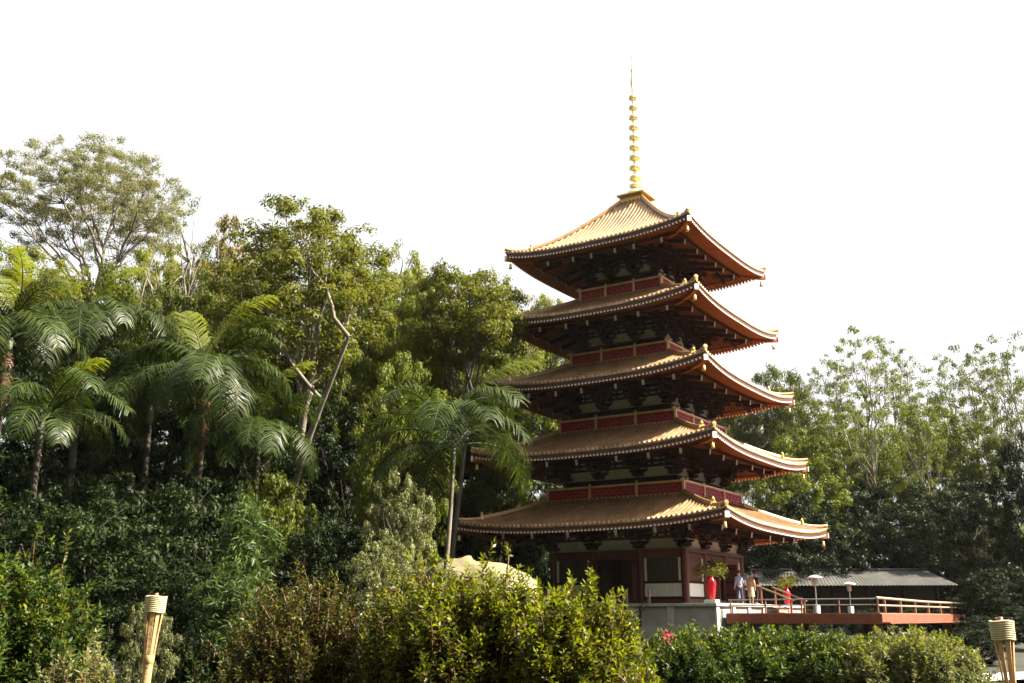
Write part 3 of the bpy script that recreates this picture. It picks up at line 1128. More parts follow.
# ------------------------------------------------------------------ bamboo torches
def torch(loc, label, tilt, sc=1.0):
    o = empty('bamboo_torch', loc, 0, (sc, sc, 1))
    o.rotation_euler = (0, tilt, 0)
    tag(o, label, 'torch', 'bamboo garden torches')
    H = -loc[2] + .0
    top = 2.0
    mb = MB()
    mb.lathe([(.034, 0), (.034, .5), (.038, .505), (.034, .51), (.034, 1.0), (.038, 1.005), (.034, 1.01), (.034, 1.55)], (0, 0, 0), 12)
    mb.lathe([(.03, 1.54), (.040, 1.555), (.041, 1.60), (.034, 1.61)], (0, 0, 0), 12)
    mb.build('pole', M_BAMBOO, o)
    rng = random.Random(int(loc[0] * 100))
    mb = MB()
    for q in range(8):
        an = 2 * pi * q / 8 + rng.uniform(-.12, .12)
        r0, r1 = .033, .066 + rng.uniform(-.004, .004)
        d = Vector((cos(an), sin(an), 0))
        tn = Vector((-sin(an), cos(an), 0))
        vs = []
        for (r, z, w2) in ((r0, 1.52, .009), ((r0 + r1) / 2 - .004, 1.72, .0115), (r1, 1.90, .0135), (r1 + .002, 1.972, .0135)):
            c = d * r + Vector((0, 0, z))
            vs += [c - tn * w2, c + tn * w2, c + tn * w2 - d * .005, c - tn * w2 - d * .005]
        fs = [(0, 1, 2, 3), (15, 14, 13, 12)]
        for s in range(3):
            for e in range(4):
                fs.append((4 * s + e, 4 * s + (e + 1) % 4, 4 * s + 4 + (e + 1) % 4, 4 * s + 4 + e))
        mb.add(vs, fs)
    mb.build('splayed_strips', M_BAMBOO, o)
    mb = MB()
    for z, r in [(1.875 + .0118 * q, .0685 + .0005 * q) for q in range(9)]:
        pts = [(r * cos(a), r * sin(a), z + .003 * sin(3 * a)) for a in np.linspace(0, 2 * pi, 25)]
        mb.tube(pts, .0062, 6, False)
    mb.build('woven_band', mat('pale_cane', (.52, .44, .24), .55, 0, .25, 20), o)
    mb = MB()
    mb.lathe([(.03, 1.87), (.056, 1.88), (.060, 1.97), (.052, 1.975), (.012, 1.98), (.012, 1.995), (0, 1.995)], (0, 0, 0), 16)
    mb.build('fuel_can', mat('fuel_can_tin', (.35, .16, .08), .5, .3), o)
p = at(156, 592, 7.0)
torch((p.x - .07, 7.0, p.z - 2.0), 'bamboo torch with woven top beside the dark shrubs', R(2.2), .9)
p = at(1003, 616, 6.0)
torch((p.x + .02, 6.0, p.z - 2.0), 'bamboo torch in the right corner below the deck', R(-1.0), .86)

# ------------------------------------------------------------------ boulder
def boulder():
    V, F = [], []
    rng = np.random.default_rng(5)
    n, m = 48, 20
    ph = rng.uniform(0, 6, 8)
    for j in range(m + 1):
        th = j / m * pi / 2
        for i in range(n):
            a = 2 * pi * i / n
            r = 1 + .07 * sin(2 * a + ph[0]) + .05 * sin(3 * a + ph[1] + 2 * th) + .03 * sin(5 * a + ph[2]) * cos(3 * th)
            r *= 1 + .035 * sin(9 * a + 7 * th + ph[3]) + .014 * sin(17 * a - 11 * th + ph[4]) + rng.normal() * .004
            V.append((3.3 * r * cos(th) * cos(a), 2.0 * r * cos(th) * sin(a), 1.9 * r * sin(th) ** .62))
    for j in range(m):
        for i in range(n):
            F.append((j * n + i, j * n + (i + 1) % n, (j + 1) * n + (i + 1) % n, (j + 1) * n + i))
    o = np_mesh('boulder', V, F, M_ROCK, None, True)
    q = at(470, 548, 46)
    o.location = (q.x, 46, q.z - 2.5)
    o.rotation_euler = (0, R(2), R(-8))
    tag(o, 'large pale rounded boulder left of the pagoda behind the azaleas', 'boulder')
boulder()

# ------------------------------------------------------------------ trees
def bez(a, b, c, n):
    t = np.linspace(0, 1, n)[:, None]
    return (1 - t) ** 2 * a + 2 * t * (1 - t) * b + t ** 2 * c

def make_tree(name, seed, H, lm, bark, trunk_r=.22, env=(0, 0, .7, .32, .3), n_tips=70, clump=1.3, n_leaf=330,
              leaf=.22, flat=.5, n_limb=7, first=.4, shell=.55, trunks=1, lean=.06, zmin=-1.0, spread=0, asp=.42, droop=.1, paths=None):
    """one tree, base at the origin: trunk with limbs and twigs, crown of leaf clumps on the twig ends"""
    rng = np.random.default_rng(seed)
    root = empty(name)
    ex, ey, ez, er, eh = [e * H for e in env]
    # clump centres, well spaced through the crown volume
    tips = []
    while len(tips) < n_tips:
        best = None
        for _ in range(8):
            d = unit(rng.normal(size=3))
            if d[2] < zmin: continue
            r = rng.uniform(0, 1) ** (shell / 1.5)
            q = np.array([ex + er * d[0] * r, ey + er * d[1] * r, ez + eh * d[2] * r])
            q[:2] *= 1 + .18 * sin(3 * math.atan2(q[1], q[0]) + seed)
            m = min([np.linalg.norm((q - t) * np.array([1, 1, 1.4])) for t in tips], default=9)
            if best is None or m > best[0]: best = (m, q)
        if best: tips.append(best[1])
    tips = np.array(tips)
    mb = MB()
    tr_paths = []
    if paths:
        trunks = len(paths)
        for pp in paths:
            pp = np.array(pp, float)
            t = np.linspace(0, len(pp) - 1, 18)
            path = np.stack([np.interp(t, np.arange(len(pp)), pp[:, q]) for q in range(3)], 1)
            for _ in range(6):
                path[1:-1] = (path[:-2] + path[1:-1] * 2 + path[2:]) / 4
            mb.tube(path, list(np.linspace(trunk_r, trunk_r * .35, 18)), 8)
            tr_paths.append(path)
    for k in range(0 if paths else trunks):
        a = 2 * pi * k / max(1, trunks) + rng.uniform(0, 1)
        off = np.array([cos(a), sin(a), 0]) * spread * H
        topz = ez + eh * .35
        top = np.array([ex, ey, topz]) + off + np.append(rng.normal(size=2) * lean * H, 0)
        base = np.append(off[:2] * .08, -.5)
        mid = base * .5 + top * .5 + np.append(rng.normal(size=2) * lean * H * .6, 0)
        mid[:2] -= off[:2] * .25
        path = bez(base, mid, top, 12)
        path[1:-1, :2] += rng.normal(size=(10, 2)) * .012 * H * .4
        rr = np.linspace(trunk_r, trunk_r * .22, 12)
        rr[0] *= 1.5; rr[1] *= 1.1
        mb.tube(path, list(rr), 8)
        tr_paths.append(path)
    # limbs
    cen = tips[rng.choice(len(tips), n_limb, replace=False)]
    for _ in range(6):
        lab = np.argmin(np.linalg.norm(tips[:, None] - cen[None], axis=2), 1)
        for k in range(n_limb):
            if (lab == k).any(): cen[k] = tips[lab == k].mean(0)
    for k in range(n_limb):
        path = tr_paths[k % trunks]
        zlo, zhi = first * H, path[-1][2]
        zst = min(zhi, max(zlo, cen[k][2] - .22 * H - .3 * np.linalg.norm(cen[k][:2] - path[-1][:2])))
        st = np.array([np.interp(zst, path[:, 2], path[:, q]) for q in range(3)])
        ctl = st * .45 + cen[k] * .55; ctl[2] = st[2] * .45 + cen[k][2] * .55 - .02 * H
        ctl[:2] += rng.normal(size=2) * .03 * H
        limb = bez(st, ctl, cen[k], 8)
        limb[1:-1] += rng.normal(size=(6, 3)) * .008 * H
        mb.tube(limb, list(np.linspace(trunk_r * .45, trunk_r * .14, 8)), 6)
        for t in tips[lab == k]:
            j = rng.integers(3, 8)
            s2 = limb[j]
            c2 = (s2 + t) / 2 + rng.normal(size=3) * .02 * H
            mb.tube(bez(s2, c2, t, 5), list(np.linspace(trunk_r * .13, trunk_r * .035, 5)), 4, False)
    tk = mb.build('trunk', bark, root)
    # leaves
    PP, DD, UU, LL = [], [], [], []
    for t in tips:
        cr = clump * rng.uniform(.6, 1.25)
        nl = int(n_leaf * (cr / clump) ** 2 * rng.uniform(.6, 1.25))
        ns = 8
        sub = unit(rng.normal(size=(ns, 3))) * rng.uniform(.35, .95, (ns, 1)) * np.array([.8, .8, .8 * flat]) * cr
        which = rng.integers(0, ns, nl)
        ball = unit(rng.normal(size=(nl, 3))) * rng.uniform(0, 1, (nl, 1)) ** .4
        P = t + sub[which] + ball * np.array([.36, .36, .36 * (flat * .5 + .4)]) * cr * rng.uniform(.7, 1.2, (ns, 1))[which]
        # blades lie across the outward direction of their spray, as leaves do on a twig end
        O = unit(ball * 1.0 + unit(P - t) * .35 + np.array([0, 0, .45]) + rng.normal(size=(nl, 3)) * .38)
        D = rng.normal(size=(nl, 3)); D -= O * (D * O).sum(1, keepdims=True)
        D = unit(unit(D) + ball * .25 - np.array([0, 0, droop + .15]))
        PP.append(P); DD.append(D); UU.append(O); LL.append(rng.uniform(.6, 1.25, nl) * leaf)
    P, D, U, Ls = np.concatenate(PP), np.concatenate(DD), np.concatenate(UU), np.concatenate(LL)
    V, F = leaves_np(rng, P, D, Ls, Ls * asp, up=U)
    cw = np_mesh('crown', V, F, lm, root)
    register(root, [tk, cw])
    return root

PROTO = {}
def P_(key, *a, **k):
    PROTO[key] = dict(root=make_tree(*a, **k), H=a[2], R=k['env'][3] * a[2], used=False)

P_('broad', 'broadleaf_tree', 11, 15, L_MID, M_BARK, trunk_r=.24, env=(0, 0, .66, .34, .32), n_tips=130, clump=1.35, n_leaf=480, leaf=.21, n_limb=8)
P_('flat', 'spreading_tree', 19, 20, L_YEL, M_BARK, trunk_r=.24, env=(.105, 0, .85, .20, .135), n_tips=90, clump=1.35, n_leaf=480, leaf=.21, n_limb=8, first=.5, flat=.45)
P_('broad2', 'broadleaf_tree', 23, 15, L_YEL, M_BARK, trunk_r=.22, env=(0, 0, .68, .36, .30), n_tips=115, clump=1.35, n_leaf=450, leaf=.22, n_limb=8, flat=.4)
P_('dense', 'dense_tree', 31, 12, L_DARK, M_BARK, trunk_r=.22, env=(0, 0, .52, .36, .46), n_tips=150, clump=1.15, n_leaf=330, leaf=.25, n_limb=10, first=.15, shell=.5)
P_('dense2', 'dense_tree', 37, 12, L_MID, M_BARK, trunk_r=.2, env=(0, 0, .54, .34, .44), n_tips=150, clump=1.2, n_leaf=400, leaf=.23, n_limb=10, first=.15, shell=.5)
P_('airy', 'emergent_tree', 41, 28, L_AIRY, M_BARK_PALE, trunk_r=.36, env=(0, 0, .74, .34, .25), n_tips=260, clump=1.45, n_leaf=400, leaf=.19, n_limb=12, first=.42, flat=.28, zmin=-.25, shell=.42)
P_('wispy', 'slender_tree', 53, 25, L_MID, M_BARK_PALE, trunk_r=.20, env=(0, 0, .76, .17, .24), n_tips=76, clump=1.0, n_leaf=115, leaf=.23, n_limb=12, first=.42, flat=.4, shell=.8, lean=.02)
P_('wispy2', 'slender_tree', 59, 25, L_MID, M_BARK_PALE, trunk_r=.22, env=(0, 0, .70, .18, .30), n_tips=80, clump=1.1, n_leaf=125, leaf=.24, n_limb=11, first=.35, flat=.4, shell=.8, lean=.025)
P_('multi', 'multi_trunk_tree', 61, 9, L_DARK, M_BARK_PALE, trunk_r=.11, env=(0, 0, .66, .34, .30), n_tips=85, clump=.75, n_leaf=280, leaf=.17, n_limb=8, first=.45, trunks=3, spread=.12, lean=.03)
_pp = lambda L: [((x - 298) * .0487, yy, (626 - y) * .0487 - (.5 if y > 620 else 0)) for x, y, yy in L]
P_('forked', 'forked_tree', 67, 20.4, L_YEL, M_BARK_PALE, trunk_r=.22, env=(.03, 0, .78, .20, .21), n_tips=95, clump=1.25, n_leaf=420, leaf=.21, n_limb=9, first=.5, flat=.42,
   paths=[_pp([(298, 626, 0), (302, 540, 0), (309, 495, 0), (319, 450, .1), (314, 415, .2), (316, 370, .3), (320, 320, .3), (312, 260, .2)]),
          _pp([(300, 560, 0), (309, 495, 0), (320, 448, -.1), (329, 395, -.2), (337, 345, -.3), (352, 290, -.4)]),
          _pp([(299, 600, 0), (304, 518, -.1), (325, 480, -.5), (347, 438, -.8), (366, 408, -1.0), (392, 362, -1.2)])])
P_('sparse', 'bare_branched_tree', 71, 18, L_AIRY, M_BARK_PALE, trunk_r=.55, env=(0, 0, .72, .32, .26), n_tips=60, clump=.9, n_leaf=70, leaf=.22, n_limb=8, first=.35, flat=.35)
P_('rust', 'rusty_tree', 73, 14, L_RUST, M_BARK_PALE, trunk_r=.18, env=(0, 0, .74, .22, .22), n_tips=40, clump=.95, n_leaf=200, leaf=.26, n_limb=6, first=.45, flat=.45)
P_('palebush', 'pale_leaved_tree', 79, 6, L_PALE, M_BARK, trunk_r=.14, env=(0, 0, .55, .38, .42), n_tips=75, clump=.62, n_leaf=300, leaf=.14, n_limb=8, first=.15, trunks=2, spread=.14)
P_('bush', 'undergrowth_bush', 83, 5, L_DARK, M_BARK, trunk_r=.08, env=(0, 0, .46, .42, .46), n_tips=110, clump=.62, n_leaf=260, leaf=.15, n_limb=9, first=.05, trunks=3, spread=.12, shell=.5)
P_('bush2', 'undergrowth_bush', 89, 5, L_MID, M_BARK, trunk_r=.08, env=(0, 0, .46, .40, .46), n_tips=95, clump=.6, n_leaf=240, leaf=.17, n_limb=9, first=.05, trunks=3, spread=.12, shell=.5)
P_('spiky', 'narrow_leaved_shrub', 97, 5, L_LOW, M_BARK, trunk_r=.06, env=(0, 0, .55, .16, .44), n_tips=60, clump=.42, n_leaf=150, leaf=.30, n_limb=6, first=.1, trunks=2, spread=.05, asp=.14, flat=.9)

def tree(kind, px, ytop, Y, label, group, cat='tree', rz=None, wide=1.0, base=None, name=None, bury=0.0):
    """a tree whose crown reaches the height seen at (px, ytop) when it stands Y metres away"""
    p = PROTO[kind]
    q = at(px, ytop, Y)
    g = ground_z(q.x, Y) if base is None else base
    fix = wide == 'fix'
    if fix: wide = 10
    sc = max(.25, (q.z - g) / (p['H'] * 1.0))
    o = p['root']
    if p['used']:
        o = copy_tree(o)
    p['used'] = True
    o.location = (q.x, Y, g - bury)
    o.rotation_euler = (0, 0, ((px * 37 + ytop * 91 + len(kind) * 53) % 628) / 100 if rz is None else rz)
    dist = math.hypot(q.x, Y)
    sxy = wide / FOC * dist / (p['R'] + .3)      # wide: crown radius seen in the photograph
    sxy = min(max(sxy, sc * .45), sc * 1.9)
    if fix: sxy, rz = sc, 0
    if kind == 'flat': rz = 0
    o.scale = (sxy, sxy, sc)
    tag(o, label, cat, group)
    return o

GL = 'trees on the slope left of the pagoda'
GR = 'hazy trees behind the deck on the right'
GU = 'undergrowth along the foot of the left slope'
LEFT = [
 ('airy', 98, 142, 88, 'tallest tree on the left slope, airy umbrella crown against white sky', 95),
 ('sparse', 188, 190, 60, 'sparse tree with bare pale forked branches right of the airy umbrella tree', 52),
 ('rust', 240, 205, 66, 'small tree with rusty orange leaves at the forest skyline', 32),
 ('broad2', 18, 238, 70, 'yellow green tree at the left edge of the forest skyline', 62),
 ('dense2', 128, 262, 64, 'mid green rounded tree just below the airy umbrella tree', 62),
 ('forked', 298, 206, 50, 'tall tree with twin pale trunks and yellow green crown above the dark thicket', 'fix'),
 ('sparse', 402, 230, 76, 'thin tree with wispy top poking above the skyline left of the pagoda', 36),
 ('broad', 398, 268, 62, 'broad green tree behind the tree with twin pale trunks', 55),
 ('flat', 448, 258, 55, 'light crowned tree whose branches overlap the tip of the second roof', 68),
 ('broad2', 520, 276, 84, 'pale hazy tree seen between the upper roofs and forest', 48),
 ('broad', 545, 325, 86, 'hazy green tree behind the left tip of the third roof', 50),
 ('dense2', 268, 262, 58, 'dense green tree left of the twin pale trunks', 52),
 ('broad', 205, 262, 60, 'green tree below the rusty leaved tree', 62),
 ('dense2', 402, 352, 48, 'dark green tree with sunny clumps between twin trunks and palm', 48),
 ('dense', 340, 385, 54, 'dark dense tree in shade behind the leaning pale trunk', 62),
 ('dense', 60, 300, 58, 'dark dense tree behind the palms at the far left', 75),
 ('dense', 165, 330, 54, 'dark dense tree behind the middle palm', 70),
 ('dense2', 445, 355, 66, 'bushy tree behind the palm next to the pagoda', 55),
 ('dense', 500, 405, 72, 'dark tree in shade behind the pagoda lower roofs', 58),
 ('dense', 250, 370, 50, 'dark dense tree in the shade right of the middle palm', 58),
 ('dense', -30, 290, 52, 'dark tree cut off by the left picture edge above the palm', 75),
 ('broad', 330, 300, 56, 'green tree filling the gap between the twin pale trunks', 55),
 ('dense', 415, 430, 67, 'dark tree in shade behind the slim palm trunk', 60),
 ('broad2', 172, 236, 74, 'olive tree at the skyline under the bare forked branches', 48),
 ('broad2', 428, 268, 68, 'yellow green tree at the skyline left of the light crowned tree', 44),
 ('broad2', 356, 240, 64, 'yellow green tree at the skyline right of the twin pale trunks', 48),
 ('broad', 226, 242, 70, 'green tree at the skyline behind the rusty leaved tree', 44),
 ('broad2', 70, 262, 63, 'yellow green tree below the left part of the airy umbrella crown', 52),
 ('broad2', 398, 246, 70, 'sunny tree rounding off the skyline between twin trunks and light crowned tree', 46),
 ('broad', 500, 320, 70, 'green tree below the light crowned tree beside the third roof', 44),
 ('broad2', 412, 310, 58, 'sunny tree above the dark green tree with sunny clumps', 44),
]
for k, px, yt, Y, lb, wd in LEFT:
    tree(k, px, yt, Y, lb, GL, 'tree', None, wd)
RIGHT = [
 ('broad', 772, 362, 104, 'broad hazy tree just right of the third roof tip', 48),
 ('wispy', 860, 322, 88, 'tall wispy tree with thin pale trunk above the grey roof', 36),
 ('wispy2', 905, 352, 104, 'slender tree between the two tall wispy trees', 32),
 ('wispy', 962, 344, 100, 'wispy tree with open layered crown right of the tallest slender tree', 36),
 ('wispy2', 1008, 330, 92, 'tall wispy tree at the right edge of the picture', 42),
 ('wispy', 818, 366, 118, 'faint slender tree fading into white haze', 32),
 ('broad', 846, 410, 96, 'rounded green tree in front of the wispy trunks', 50),
 ('broad', 930, 404, 98, 'wide green tree below the wispy crowns on the right', 58),
 ('dense2', 792, 428, 88, 'mid green tree behind the second roof tip', 48),
 ('dense', 870, 478, 90, 'dark tree in shade behind the grey roofed building', 58),
 ('dense', 945, 476, 84, 'dark tree in shade right of the grey roofed building', 55),
 ('dense', 805, 490, 84, 'dark tree in shade behind the lowest roof tip', 55),
 ('dense', 1022, 428, 66, 'dark tree cut off by the right picture edge', 30),
 ('multi', 966, 476, 68, 'small tree with several pale trunks beside the deck end', 46),
 ('broad', 715, 385, 112, 'hazy tree glimpsed behind the pagoda body', 52),
 ('dense2', 1000, 500, 86, 'mid green tree behind the tree with several pale trunks', 50),
 ('dense', 900, 530, 92, 'low dark tree right above the grey roof', 62),
 ('dense', 760, 520, 92, 'low dark tree left above the grey roof', 62),
 ('wispy', 884, 334, 116, 'pale thin tree behind and right of the tallest slender tree', 28),
 ('wispy', 836, 344, 120, 'pale thin tree behind and left of the tallest slender tree', 28),
 ('wispy2', 940, 352, 112, 'pale slender tree left of the wispy tree with layered crown', 30),
 ('wispy', 985, 340, 108, 'pale thin tree between the two rightmost wispy trees', 30),
 ('wispy2', 790, 372, 122, 'pale slender tree rising behind the broad hazy tree', 28),
 ('wispy2', 912, 392, 88, 'slender tree whose pale trunk shows against the dark right of the grey roof', 26),
]
for k, px, yt, Y, lb, wd in RIGHT:
    tree(k, px, yt, Y, lb, GR, 'tree', None, wd)
UNDER = [
 ('bush', 112, 486, 33, 'dark bush with glossy leaves behind the left torch', 75, 'bush'),
 ('bush', 30, 470, 35, 'dark bush in deep shade below the far left palm', 80, 'bush'),
 ('bush', 180, 545, 29, 'leafy green bush between the left torch and the narrow leaved shrub', 62, 'bush'),
 ('spiky', 250, 492, 27, 'tall narrow leaved shrub left of the azaleas', 34, 'shrub'),
 ('spiky', 228, 560, 24, 'lower narrow leaved shrub at the left end of the azaleas', 34, 'shrub'),
 ('bush2', 278, 455, 42, 'bush with yellowish leaves at the foot of twin pale trunks', 48, 'bush'),
 ('bush', 325, 505, 40, 'dark bush with glossy flecks right of the twin pale trunks', 55, 'bush'),
 ('palebush', 402, 460, 40, 'small tree with pale grey green leaves left of the palm', 38, 'tree'),
 ('palebush', 385, 530, 37, 'low pale leaved bush in front of the small pale leaved tree', 38, 'bush'),
 ('bush', 450, 490, 66, 'dark bush behind the slim palm trunk', 45, 'bush'),
 ('bush', 515, 480, 72, 'dark bush in shade beside the lowest roof tip', 50, 'bush'),
 ('bush', 130, 458, 40, 'dark bush in deep shade under the middle palm', 70, 'bush'),
 ('bush', 205, 462, 39, 'dark bush in shade right below the middle palm', 60, 'bush'),
 ('bush', 70, 455, 44, 'dark bush in shade under the second palm from the left', 70, 'bush'),
 ('bush', 1000, 560, 62, 'dark bush behind the right torch', 45, 'bush'),
 ('bush', 985, 612, 48, 'dark low bush between the deck end and right torch', 42, 'bush'),
 ('bush', 800, 604, 74, 'added dark bush between the deck and the left end of the low building', 34, 'bush'),  # this and the next two added to block light reaching under the deck
 ('bush', 868, 606, 75, 'added dark bush between the deck and the middle of the low building', 36, 'bush'),
 ('bush', 918, 604, 74, 'added dark bush between the deck and the right end of the low building', 36, 'bush'),
 ('bush', 975, 640, 34, 'dark low bush right of the yellowish hedge shrub', 34, 'bush'),
 ('bush', 1035, 600, 45, 'dark bush cut off by the right picture edge behind the torch', 45, 'bush'),
 ('bush', 945, 600, 66, 'dark bush in shade at the end of the deck', 40, 'bush'),
]
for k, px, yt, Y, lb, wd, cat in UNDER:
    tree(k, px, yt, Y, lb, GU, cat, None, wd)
# sapling with round leaves beside the torch
tree('palebush', 152, 588, 14, 'slender sapling with round pale leaves just behind the left torch', GU, 'sapling', 1.0, 28)

# ------------------------------------------------------------------ palms
def frond_mesh(seed, L=4.0, arch=.9, mat_=None):
    rng = np.random.default_rng(seed)
    n = 26
    t = np.linspace(0, 1, n)
    # leaves the crown upward, arches over: x outward, z up
    ang = R(62) - (R(62) + R(58) * arch) * t ** 1.25
    step = L / (n - 1)
    x = np.concatenate([[0], np.cumsum(np.cos(ang[:-1]) * step)])
    z = np.concatenate([[0], np.cumsum(np.sin(ang[:-1]) * step)])
    pts = np.stack([x, np.zeros(n), z], 1)
    mb = MB()
    mb.tube(pts, list(np.linspace(.045, .008, n)), 5)
    V = list(mb.v); F = [f for f in mb.f if len(f) == 4]
    m = 48
    for side in (-1, 1):
        for k in range(m):
            s = .14 + .86 * (k + rng.uniform(-.2, .2)) / m
            s = min(.995, s)
            p = np.array([np.interp(s, t, x), 0, np.interp(s, t, z)])
            a = np.interp(s, t, ang)
            tg = np.array([cos(a), 0, sin(a)]); nr = np.array([-sin(a), 0, cos(a)])
            ll = L * .235 * (sin(pi * min(1, .12 + .88 * s)) ** .55) * rng.uniform(.85, 1.08) + .12
            dr = rng.uniform(.5, 1.25)
            d = tg * rng.uniform(.5, .8) + np.array([0, side, 0]) * .85 + nr * rng.uniform(-.05, .3)
            d /= np.linalg.norm(d)
            mid = p + d * ll * .5
            tip = p + d * ll * .92 + np.array([0, 0, -1]) * ll * .42 * dr
            w0 = np.cross(d, nr); w0 /= np.linalg.norm(w0)
            wv = .025
            o = len(V)
            V += [tuple(p - w0 * wv * .6), tuple(p + w0 * wv * .6), tuple(mid - w0 * wv), tuple(mid + w0 * wv), tuple(tip - w0 * .006), tuple(tip + w0 * .006)]
            F += [(o, o + 1, o + 3, o + 2), (o + 2, o + 3, o + 5, o + 4)]
    return V, F

FROND = []
for sd_, ar, mt in ((1, .9, L_PALM), (2, 1.15, L_PALM), (3, .65, L_PALM), (4, .28, L_PALMY), (5, 1.3, L_PALM)):
    V, F = frond_mesh(sd_, 4.0, ar)
    o = np_mesh('frond', V, F, mt)
    FROND.append(o.data)
    bpy.data.objects.remove(o)

V, F = frond_mesh(9, 3.4, .4)
_o = np_mesh('dead_frond', V, F, leaf_mat('dead_palm_leaf', [(.12, .06, .03), (.17, .09, .04)], trans=.2))
DEADF = _o.data
bpy.data.objects.remove(_o)

def palm(px, py, Y, label, seed, nf=15, sc=1.0, tr=.13, young=1, base_px=None, bark=None, dead=0):
    """px, py: where the fronds leave the trunk"""
    q = at(px, py, Y)
    g = ground_z(q.x, Y)
    root = empty('palm_tree', (q.x, Y, g))
    tag(root, label, 'palm tree', 'palms in front of the left slope')
    H = q.z - g
    rng = random.Random(seed)
    mb = MB()
    bx = 0 if base_px is None else at(base_px, py, Y).x - q.x
    pts = [(bx * (1 - t) ** 1.5, 0, -.3 + (H + .3) * t) for t in np.linspace(0, 1, 9)]
    mb.tube(pts, [tr * (1.25 - .45 * t) for t in np.linspace(0, 1, 9)], 10)
    for s in range(int(H / .35)):
        t = s / (H / .35)
        mb.tube([(bx * (1 - t) ** 1.5, 0, H * t - .02), (bx * (1 - t) ** 1.5, 0, H * t + .02)], tr * (1.33 - .45 * t), 10)
    mb.build('trunk', bark or M_BARK, root)
    mb = MB()
    mb.lathe([(tr * .9, -.1), (tr * 1.25, .15), (tr * 1.1, .6), (tr * .6, 1.0)], (0, 0, H - .15), 10)
    mb.build('crownshaft', mat_shaft, root)
    for k in range(nf):
        if k < young:
            me = FROND[3]; tilt = rng.uniform(-.45, -.25)
        else:
            me = FROND[rng.choice((0, 1, 2, 4))]; tilt = rng.uniform(-.35, .75) if k % 2 else rng.uniform(.2, .95)
        f = bpy.data.objects.new('frond', me)
        COL.objects.link(f)
        f.parent = root
        f.location = (0, 0, H + .55)
        f.rotation_euler = (rng.uniform(-.25, .25), tilt, k * 2.399 + rng.uniform(-.2, .2))
        s = sc * rng.uniform(.85, 1.12)
        f.scale = (s, s, s)
    for k in range(dead):
        f = bpy.data.objects.new('dead_frond', DEADF)
        COL.objects.link(f)
        f.parent = root
        f.location = (0, 0, H + .1)
        f.rotation_euler = (rng.uniform(-.3, .3), rng.uniform(1.55, 2.0), rng.uniform(-2.6, -.6))
        f.scale = (.8 * sc, .34 * sc, .5 * sc)
        f['label'] = 'brown dead frond hanging against the trunk'
mat_shaft = mat('green_crownshaft', (.09, .11, .04), .5, 0, .2, 4)
palm(8, 352, 40, 'palm at the far left edge with bright yellow green fronds', 1, 19, 1.1, young=4, dead=1)
palm(86, 340, 44, 'dark palm with upright fronds, second from the left', 2, 20, 1.15)
palm(206, 388, 42, 'palm with one bright upright frond standing in the middle of the slope', 3, 20, 1.15, young=2, dead=1)
palm(150, 418, 45, 'shaded palm behind and left of the palm with a bright upright frond', 4, 18, 1.1)
palm(453, 462, 44, 'palm with slim pale trunk whose fronds cross the lower pagoda roofs', 5, 18, 1.3, .10, base_px=440, bark=M_BARK_PALE)
palm(296, 360, 56, 'small palm half hidden behind the twin pale trunks', 6, 13, 1.2)
palm(40, 436, 38, 'low drooping palm below the far left palm', 7, 18, 1.0)
palm(258, 448, 43, 'shaded drooping palm right of the palm with a bright upright frond', 8, 16, 1.0)

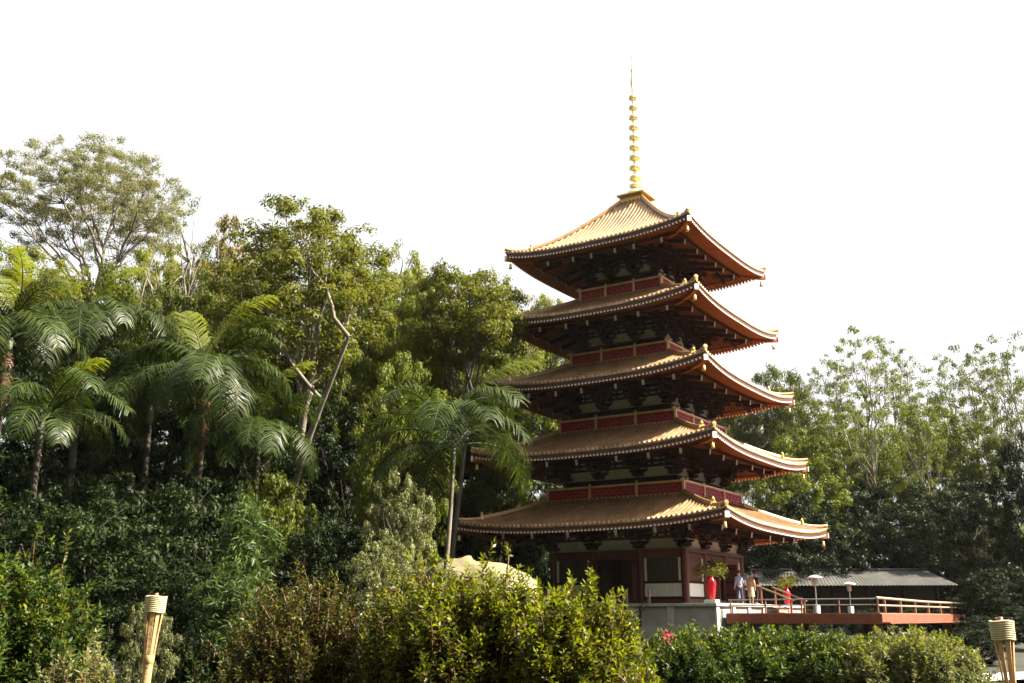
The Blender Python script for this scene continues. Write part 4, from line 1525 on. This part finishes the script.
# ------------------------------------------------------------------ foreground shrubs
def shrub(name, loc, rx, ry, h, n_shoot, label, group, lm, nm_mat, seed, leaf=.075, new_p=.5, rz=0, stems=True, shoot=.28, nl=15, bloom=None):
    rng = np.random.default_rng(seed)
    root = empty(name, loc, rz)
    tag(root, label, 'shrub', group)
    d = unit(rng.normal(size=(n_shoot, 3)))
    d[:, 2] = np.abs(d[:, 2])
    ph = rng.uniform(0, 6.28, 6)
    az = np.arctan2(d[:, 1], d[:, 0])
    lump = 1 + .09 * np.sin(3 * az + ph[0] + 2 * d[:, 2]) + .07 * np.sin(7 * az + ph[1] + 5 * d[:, 2]) + .06 * np.sin(13 * az + ph[2]) + rng.normal(size=n_shoot) * .05
    rad = rng.uniform(0, 1, n_shoot) ** .28
    outer = rad > .86
    rad = rad * lump
    P = np.stack([d[:, 0] * rx * rad, d[:, 1] * ry * rad, np.sign(d[:, 2]) * np.abs(d[:, 2]) ** .75 * h * rad], 1)
    P[:, 2] = np.maximum(P[:, 2], .05)
    ax = unit(np.stack([d[:, 0] * .45, d[:, 1] * .45, np.full(n_shoot, .9)], 1) + rng.normal(size=(n_shoot, 3)) * .22)
    Ls = rng.uniform(.6, 1.3, n_shoot) * shoot
    kids = []
    if stems:
        mb = MB()
        sel = rng.choice(n_shoot, min(n_shoot, 520), replace=False)
        for i in sel:
            b0 = P[i] - ax[i] * Ls[i]
            b1 = b0 * np.array([.75, .75, .4])
            mb.tube([b1, (b0 + b1) / 2 + rng.normal(size=3) * .03, b0, P[i]], [.008, .007, .006, .003], 4, False)
        kids.append(mb.build('stems', M_STEM, root))
    # leaves whorled up each shoot
    PP, DD, LN, tip = [], [], [], []
    u = unit(np.cross(ax, rng.normal(size=(n_shoot, 3))))
    v = np.cross(ax, u)
    for k in range(nl):
        f = k / nl
        an = k * 2.399 + rng.uniform(-.3, .3, n_shoot)
        rd = u * np.cos(an)[:, None] + v * np.sin(an)[:, None]
        el = .25 + .75 * f ** 1.5          # upright at the tip, spreading below
        D = unit(ax * el + rd * (1.05 - .55 * f) + rng.normal(size=(n_shoot, 3)) * .15)
        PP.append(P - ax * (Ls * (1 - f))[:, None]); DD.append(D)
        LN.append(leaf * rng.uniform(.7, 1.2, n_shoot) * (1.1 - .25 * f))
        tip.append(outer & (f > .45) & (rng.uniform(0, 1, n_shoot) < new_p * np.clip((P[:, 2] / h - .28) * 2.2, .04, 1.25)))
    PP, DD, LN, tip = np.concatenate(PP), np.concatenate(DD), np.concatenate(LN), np.concatenate(tip)
    for nm, sel, m in (('foliage', ~tip, lm), ('young_leaves', tip, nm_mat)):
        if not sel.any(): continue
        V, F = leaves_np(rng, PP[sel], DD[sel], LN[sel], LN[sel] * .38, .2, .18)
        kids.append(np_mesh(nm, V, F, m, root))
    if bloom:
        q = np.array(bloom) + rng.normal(size=(34, 3)) * .06
        V, F = leaves_np(rng, q, unit(rng.normal(size=(34, 3)) + np.array([0, -.4, .4])), .07, .05)
        kids.append(np_mesh('blossom', V, F, L_FLOWER, root))
    register(root, kids)
    return root

GA = 'azalea bushes in the foreground'
def gshrub(px, ytop, Y, rx, ry, n, label, lm, seed, group=GA, name='azalea_bush', **k):
    q = at(px, ytop, Y)
    g = ground_z(q.x, Y)
    return shrub(name, (q.x, Y, g), rx, ry, (q.z - g) * .97, n, label, group, lm, L_NEW, seed, **k)
gshrub(478, 566, 11.5, 1.15, .9, 3900, 'tall azalea with yellow green young leaves in the middle foreground', L_HEDGE, 1, leaf=.082, new_p=.7)
gshrub(575, 588, 10.8, .80, .8, 2700, 'azalea with the brightest young leaves right of the tallest azalea', L_HEDGE, 2, leaf=.085, new_p=.85)
gshrub(635, 655, 10.2, .42, .6, 700, 'smallest azalea sloping down beside the low green hedge', L_HEDGE, 3, leaf=.08, new_p=.6)
gshrub(412, 574, 12.2, .75, .9, 2900, 'azalea with mixed green leaves left of the tallest azalea', L_HEDGE, 4, leaf=.076, new_p=.42)
gshrub(305, 582, 12.8, 1.05, 1.0, 3800, 'dark bronze leaved azalea at the left end of the azalea row', L_HEDGEB, 5, leaf=.066, new_p=.12)
gshrub(18, 560, 13.5, 1.15, 1.0, 2800, 'big leafy bush with sunlit tips in the bottom left corner', L_LOW, 6, 'leafy bushes at the lower left', 'leafy_bush', leaf=.10, new_p=.22)
gshrub(85, 648, 12.0, .55, .6, 1000, 'low bush with pale small leaves before the left torch', L_PALE, 7, 'leafy bushes at the lower left', 'leafy_bush', leaf=.08, new_p=.1)
GH = 'low hedge shrubs below the deck'
gshrub(700, 628, 25, 1.9, 1.4, 2600, 'low green hedge shrub in front of the platform corner', L_LOW, 8, GH, 'hedge_shrub', leaf=.12, new_p=.18, bloom=(-.95, -1.3, 1.15))
gshrub(775, 626, 25.5, 1.9, 1.4, 2600, 'low green hedge shrub under the middle of the deck beam', L_LOW, 9, GH, 'hedge_shrub', leaf=.12, new_p=.2)
gshrub(845, 636, 25, 1.6, 1.3, 2200, 'low green hedge shrub just left of the yellowish shrub', L_LOW, 10, GH, 'hedge_shrub', leaf=.12, new_p=.15)
gshrub(908, 630, 24, 1.7, 1.3, 2400, 'yellowish hedge shrub with small pale leaves near the right torch', L_PALE, 11, GH, 'hedge_shrub', leaf=.11, new_p=.5)
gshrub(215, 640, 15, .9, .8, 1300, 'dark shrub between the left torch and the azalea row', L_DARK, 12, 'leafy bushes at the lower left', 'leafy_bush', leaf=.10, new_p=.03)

# ------------------------------------------------------------------ haze
def build_haze():
    mb = MB()
    x0, x1, y0, y1, z0, z1 = -340, 340, -140, 440, -3.2, 150
    mb.box(((x0 + x1) / 2, (y0 + y1) / 2, (z0 + z1) / 2), (x1 - x0, y1 - y0, z1 - z0))
    m = bpy.data.materials.new('thin_haze')
    m.use_nodes = True
    nt = m.node_tree
    nt.nodes.remove(nt.nodes['Principled BSDF'])
    v = nt.nodes.new('ShaderNodeVolumePrincipled')
    v.inputs['Color'].default_value = (.95, .97, 1, 1)
    v.inputs['Density'].default_value = .00006
    v.inputs['Anisotropy'].default_value = .35
    nt.links.new(v.outputs[0], nt.nodes['Material Output'].inputs['Volume'])
    o = mb.build('haze', m)
    o['kind'] = 'stuff'
build_haze()
